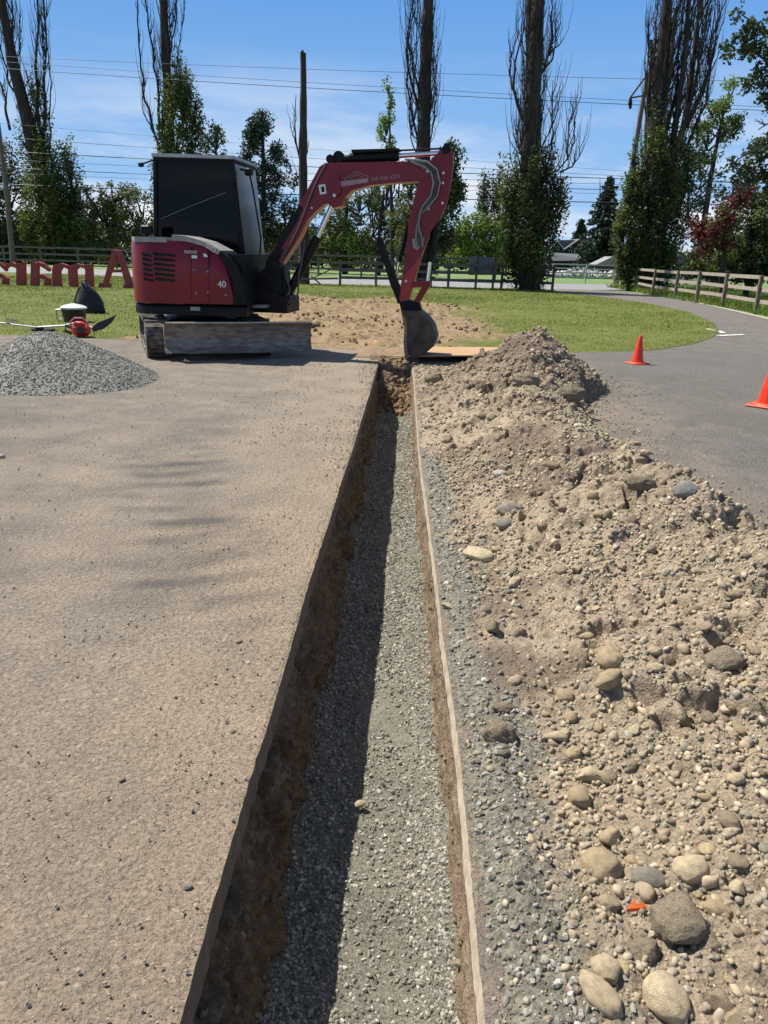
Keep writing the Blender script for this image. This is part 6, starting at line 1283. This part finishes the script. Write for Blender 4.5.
# pale rubble heap and tarp roofed shelter
sb = at(608, 268, 78.); sb[2] = 0; M_tarp = simple('pale_tarp', (.26, .26, .26), .8)
P_ = [at(594, 265.5, 78), at(613, 256.5, 78), at(632, 266, 78)]; mb = MB(); mb.prism(P_+[], [q+np.array([0, 3, 0]) for q in P_]); sh_ = empty('shelter', sb, 'pale tarp covered shelter low behind the paddock beside the leaning pole', 'shelter'); mb.build('tarp_roof', M_tarp, sh_)
MB().prism([np.array([P_[0][0]+.3, 78.2, 0]), np.array([P_[2][0]-.3, 78.2, 0]), np.array([P_[2][0]-.3, 78.2, P_[2][2]+.02]), np.array([P_[0][0]+.3, 78.2, P_[0][2]+.02])], [np.array([P_[0][0]+.3, 80.8, 0]), np.array([P_[2][0]-.3, 80.8, 0]), np.array([P_[2][0]-.3, 80.8, P_[2][2]+.02]), np.array([P_[0][0]+.3, 80.8, P_[0][2]+.02])]).build('wall', M_hw, sh_)
r = np.random.default_rng(5); n = 260; x = r.uniform(-3.4, 3.4, n); z = np.abs(r.normal(0, .25, n))*np.maximum(.2, 1-np.abs(x)/3.4); c = at(585, 266, 66.); V, F = stones(np.stack([c[0]+x, c[1]+r.uniform(-1, 1, n), z+.1], 1), r.uniform(.1, .34, n), .3, ICO1, 6, (1.4, .8, .4))
tag(raw('rubble_heap', V, F, simple('pale_rubble', (.55, .53, .50), .8, c2=(.35, .34, .32)), smooth=False, loc=(c[0], c[1], 0)), 'low heap of pale rubble and boards in the paddock before the house', 'rubble')
tb_ = at(700, 280, 53.); tb_[2] = 0; e = empty('trailer', tb_, 'low white trailer parked behind the light wooden fence under the red tree', 'trailer')
a = at(673, 272, 53); b = at(728, 275, 53); cx = (a[0]+b[0])/2; wd_ = b[0]-a[0]
MB().box((cx, 53.6, 1.02), (wd_, 1.6, .42), bev=.06).build('body', simple('trailer_white', (.62, .62, .62), .5), e); MB().box((cx, 53.6, .72), (wd_*.94, 1.4, .16)).build('chassis', M_dk, e)
for dx in (-.9, .9):
    MB().tube([(cx+dx, 52.75, .33), (cx+dx, 52.95, .33)], .33, 18).build('wheel', M_rubber, e)
gs = at(679, 272, 66.); gs[2] = 0; e = empty('shed', gs, 'small grey gabled shed glimpsed between the fan shaped poplar and the bush', 'shed')
P_ = [at(668, 262, 66), at(681, 253.5, 66), at(694, 264, 66)]; MB().prism(P_, [q+np.array([0, 4, 0]) for q in P_]).build('roof', M_hr, e); P_ = [at(669.5, 262.6, 66.2), at(692.5, 264.2, 66.2)]
MB().prism([(P_[0][0], 66.2, 0), (P_[1][0], 66.2, 0), P_[1], P_[0]], [(P_[0][0], 69.8, 0), (P_[1][0], 69.8, 0), P_[1]+[0, 3.6, 0], P_[0]+[0, 3.6, 0]]).build('wall', simple('shed_wall', (.22, .20, .19), .8), e)
# ================================================================ utility poles and wires
M_pole = simple('pole_wood', (.14, .11, .085), .9, c2=(.09, .07, .055), ns=6); M_wire = simple('wire_black', (.02, .02, .022), .6)
pb_ = G(615, 287); pb_ = at(615.5, 287, 50.8); pb_[2] = 0; e = empty('utility_pole', pb_, 'leaning wooden utility pole with side bracket in front of the fan shaped poplar', 'utility pole')
MB().tube([pb_, at(624, 220, 50.8), at(634, 155, 50.8), at(647.5, 74, 50.8)], [.20, .18, .16, .12], 12).build('pole', M_pole, e, smooth=True)
MB().bar(at(648.7, 72.5, 50.6), at(630, 98, 50.6), .10, .10).build('crossarm', M_pole, e); MB().bar(at(630, 98, 50.6), at(645, 95.5, 50.6), .09, .09).build('crossarm', M_pole, e)
MB().tube([at(630.5, 98, 50.6), at(630.3, 103, 50.6), at(630.3, 109, 50.6)], [.07, .13, .07], 10).build('insulator', M_dk, e)
pb_ = at(13, 262, 57.); pb_[2] = 0; e = empty('utility_pole', pb_, 'dark utility pole with short arm at the left border among the leaves', 'utility pole')
MB().tube([pb_, at(6, 186, 57), at(-2, 122, 57)], [.2, .17, .13], 10).build('pole', M_pole, e, smooth=True); MB().bar(at(4, 169, 56.8), at(21, 168.5, 56.8), .10, .10).build('crossarm', M_pole, e)
wires = [((54, 60), (640, 80.5), 60, 55, .016, 'highest thin wire crossing the clear blue sky'), ((54, 66.5), (640, 102.5), 60, 55, .016, 'second thin wire crossing the clear blue sky'), ((54, 73), (640, 106.5), 60, 55, .024, 'thicker wire just below the second sky wire'),
         ((60, 129), (640, 173), 64, 58, .012, 'faint wire at the top of the lower bundle'), ((60, 142), (640, 178), 64, 58, .018, 'second wire of the lower bundle over the pale cloud'), ((60, 155), (640, 180.5), 64, 58, .036, 'thick dark cable in the upper half of the lower bundle'),
         ((60, 163), (640, 186), 64, 58, .018, 'thin wire beneath the thick dark upper cable'), ((60, 171), (640, 191.5), 64, 58, .03, 'dark cable in the middle of the lower bundle'), ((60, 176), (640, 195.5), 64, 58, .014, 'thin wire between the two lowest cables'), ((60, 187), (640, 204), 64, 58, .042, 'thickest and lowest cable above the distant house')]
for a, b, Ya, Yb, r_, lab in wires:
    A, B = at(*a, Ya), at(*b, Yb); d = B-A; A2_, B2_ = A-d*.5, B+d*.45; n = 25; q = np.linspace(0, 1, n)[:, None]; P = A2_*(1-q)+B2_*q; P[:, 2] -= .55*4*(q*(1-q))[:, 0]*np.linalg.norm(d)/60-.35
    tag(MB().tube(list(P), r_*.8, 5).build('power_line', M_wire, smooth=True, base=P[0]), lab, 'power line')
# tall grass along the right fence
def okr(x, y, r):
    F_ = np.array([p[:2] for p in rfp]); xo = np.interp(y, F_[::-1, 1], F_[::-1, 0]); return (x > xo-.25) & (x < xo+6)
tag(blades(36000, (9, 22), (18, 44), 8, .14, .02, okr, M_blade, 'grass', 1.2), 'longer green grass behind the light wooden fence', 'grass')
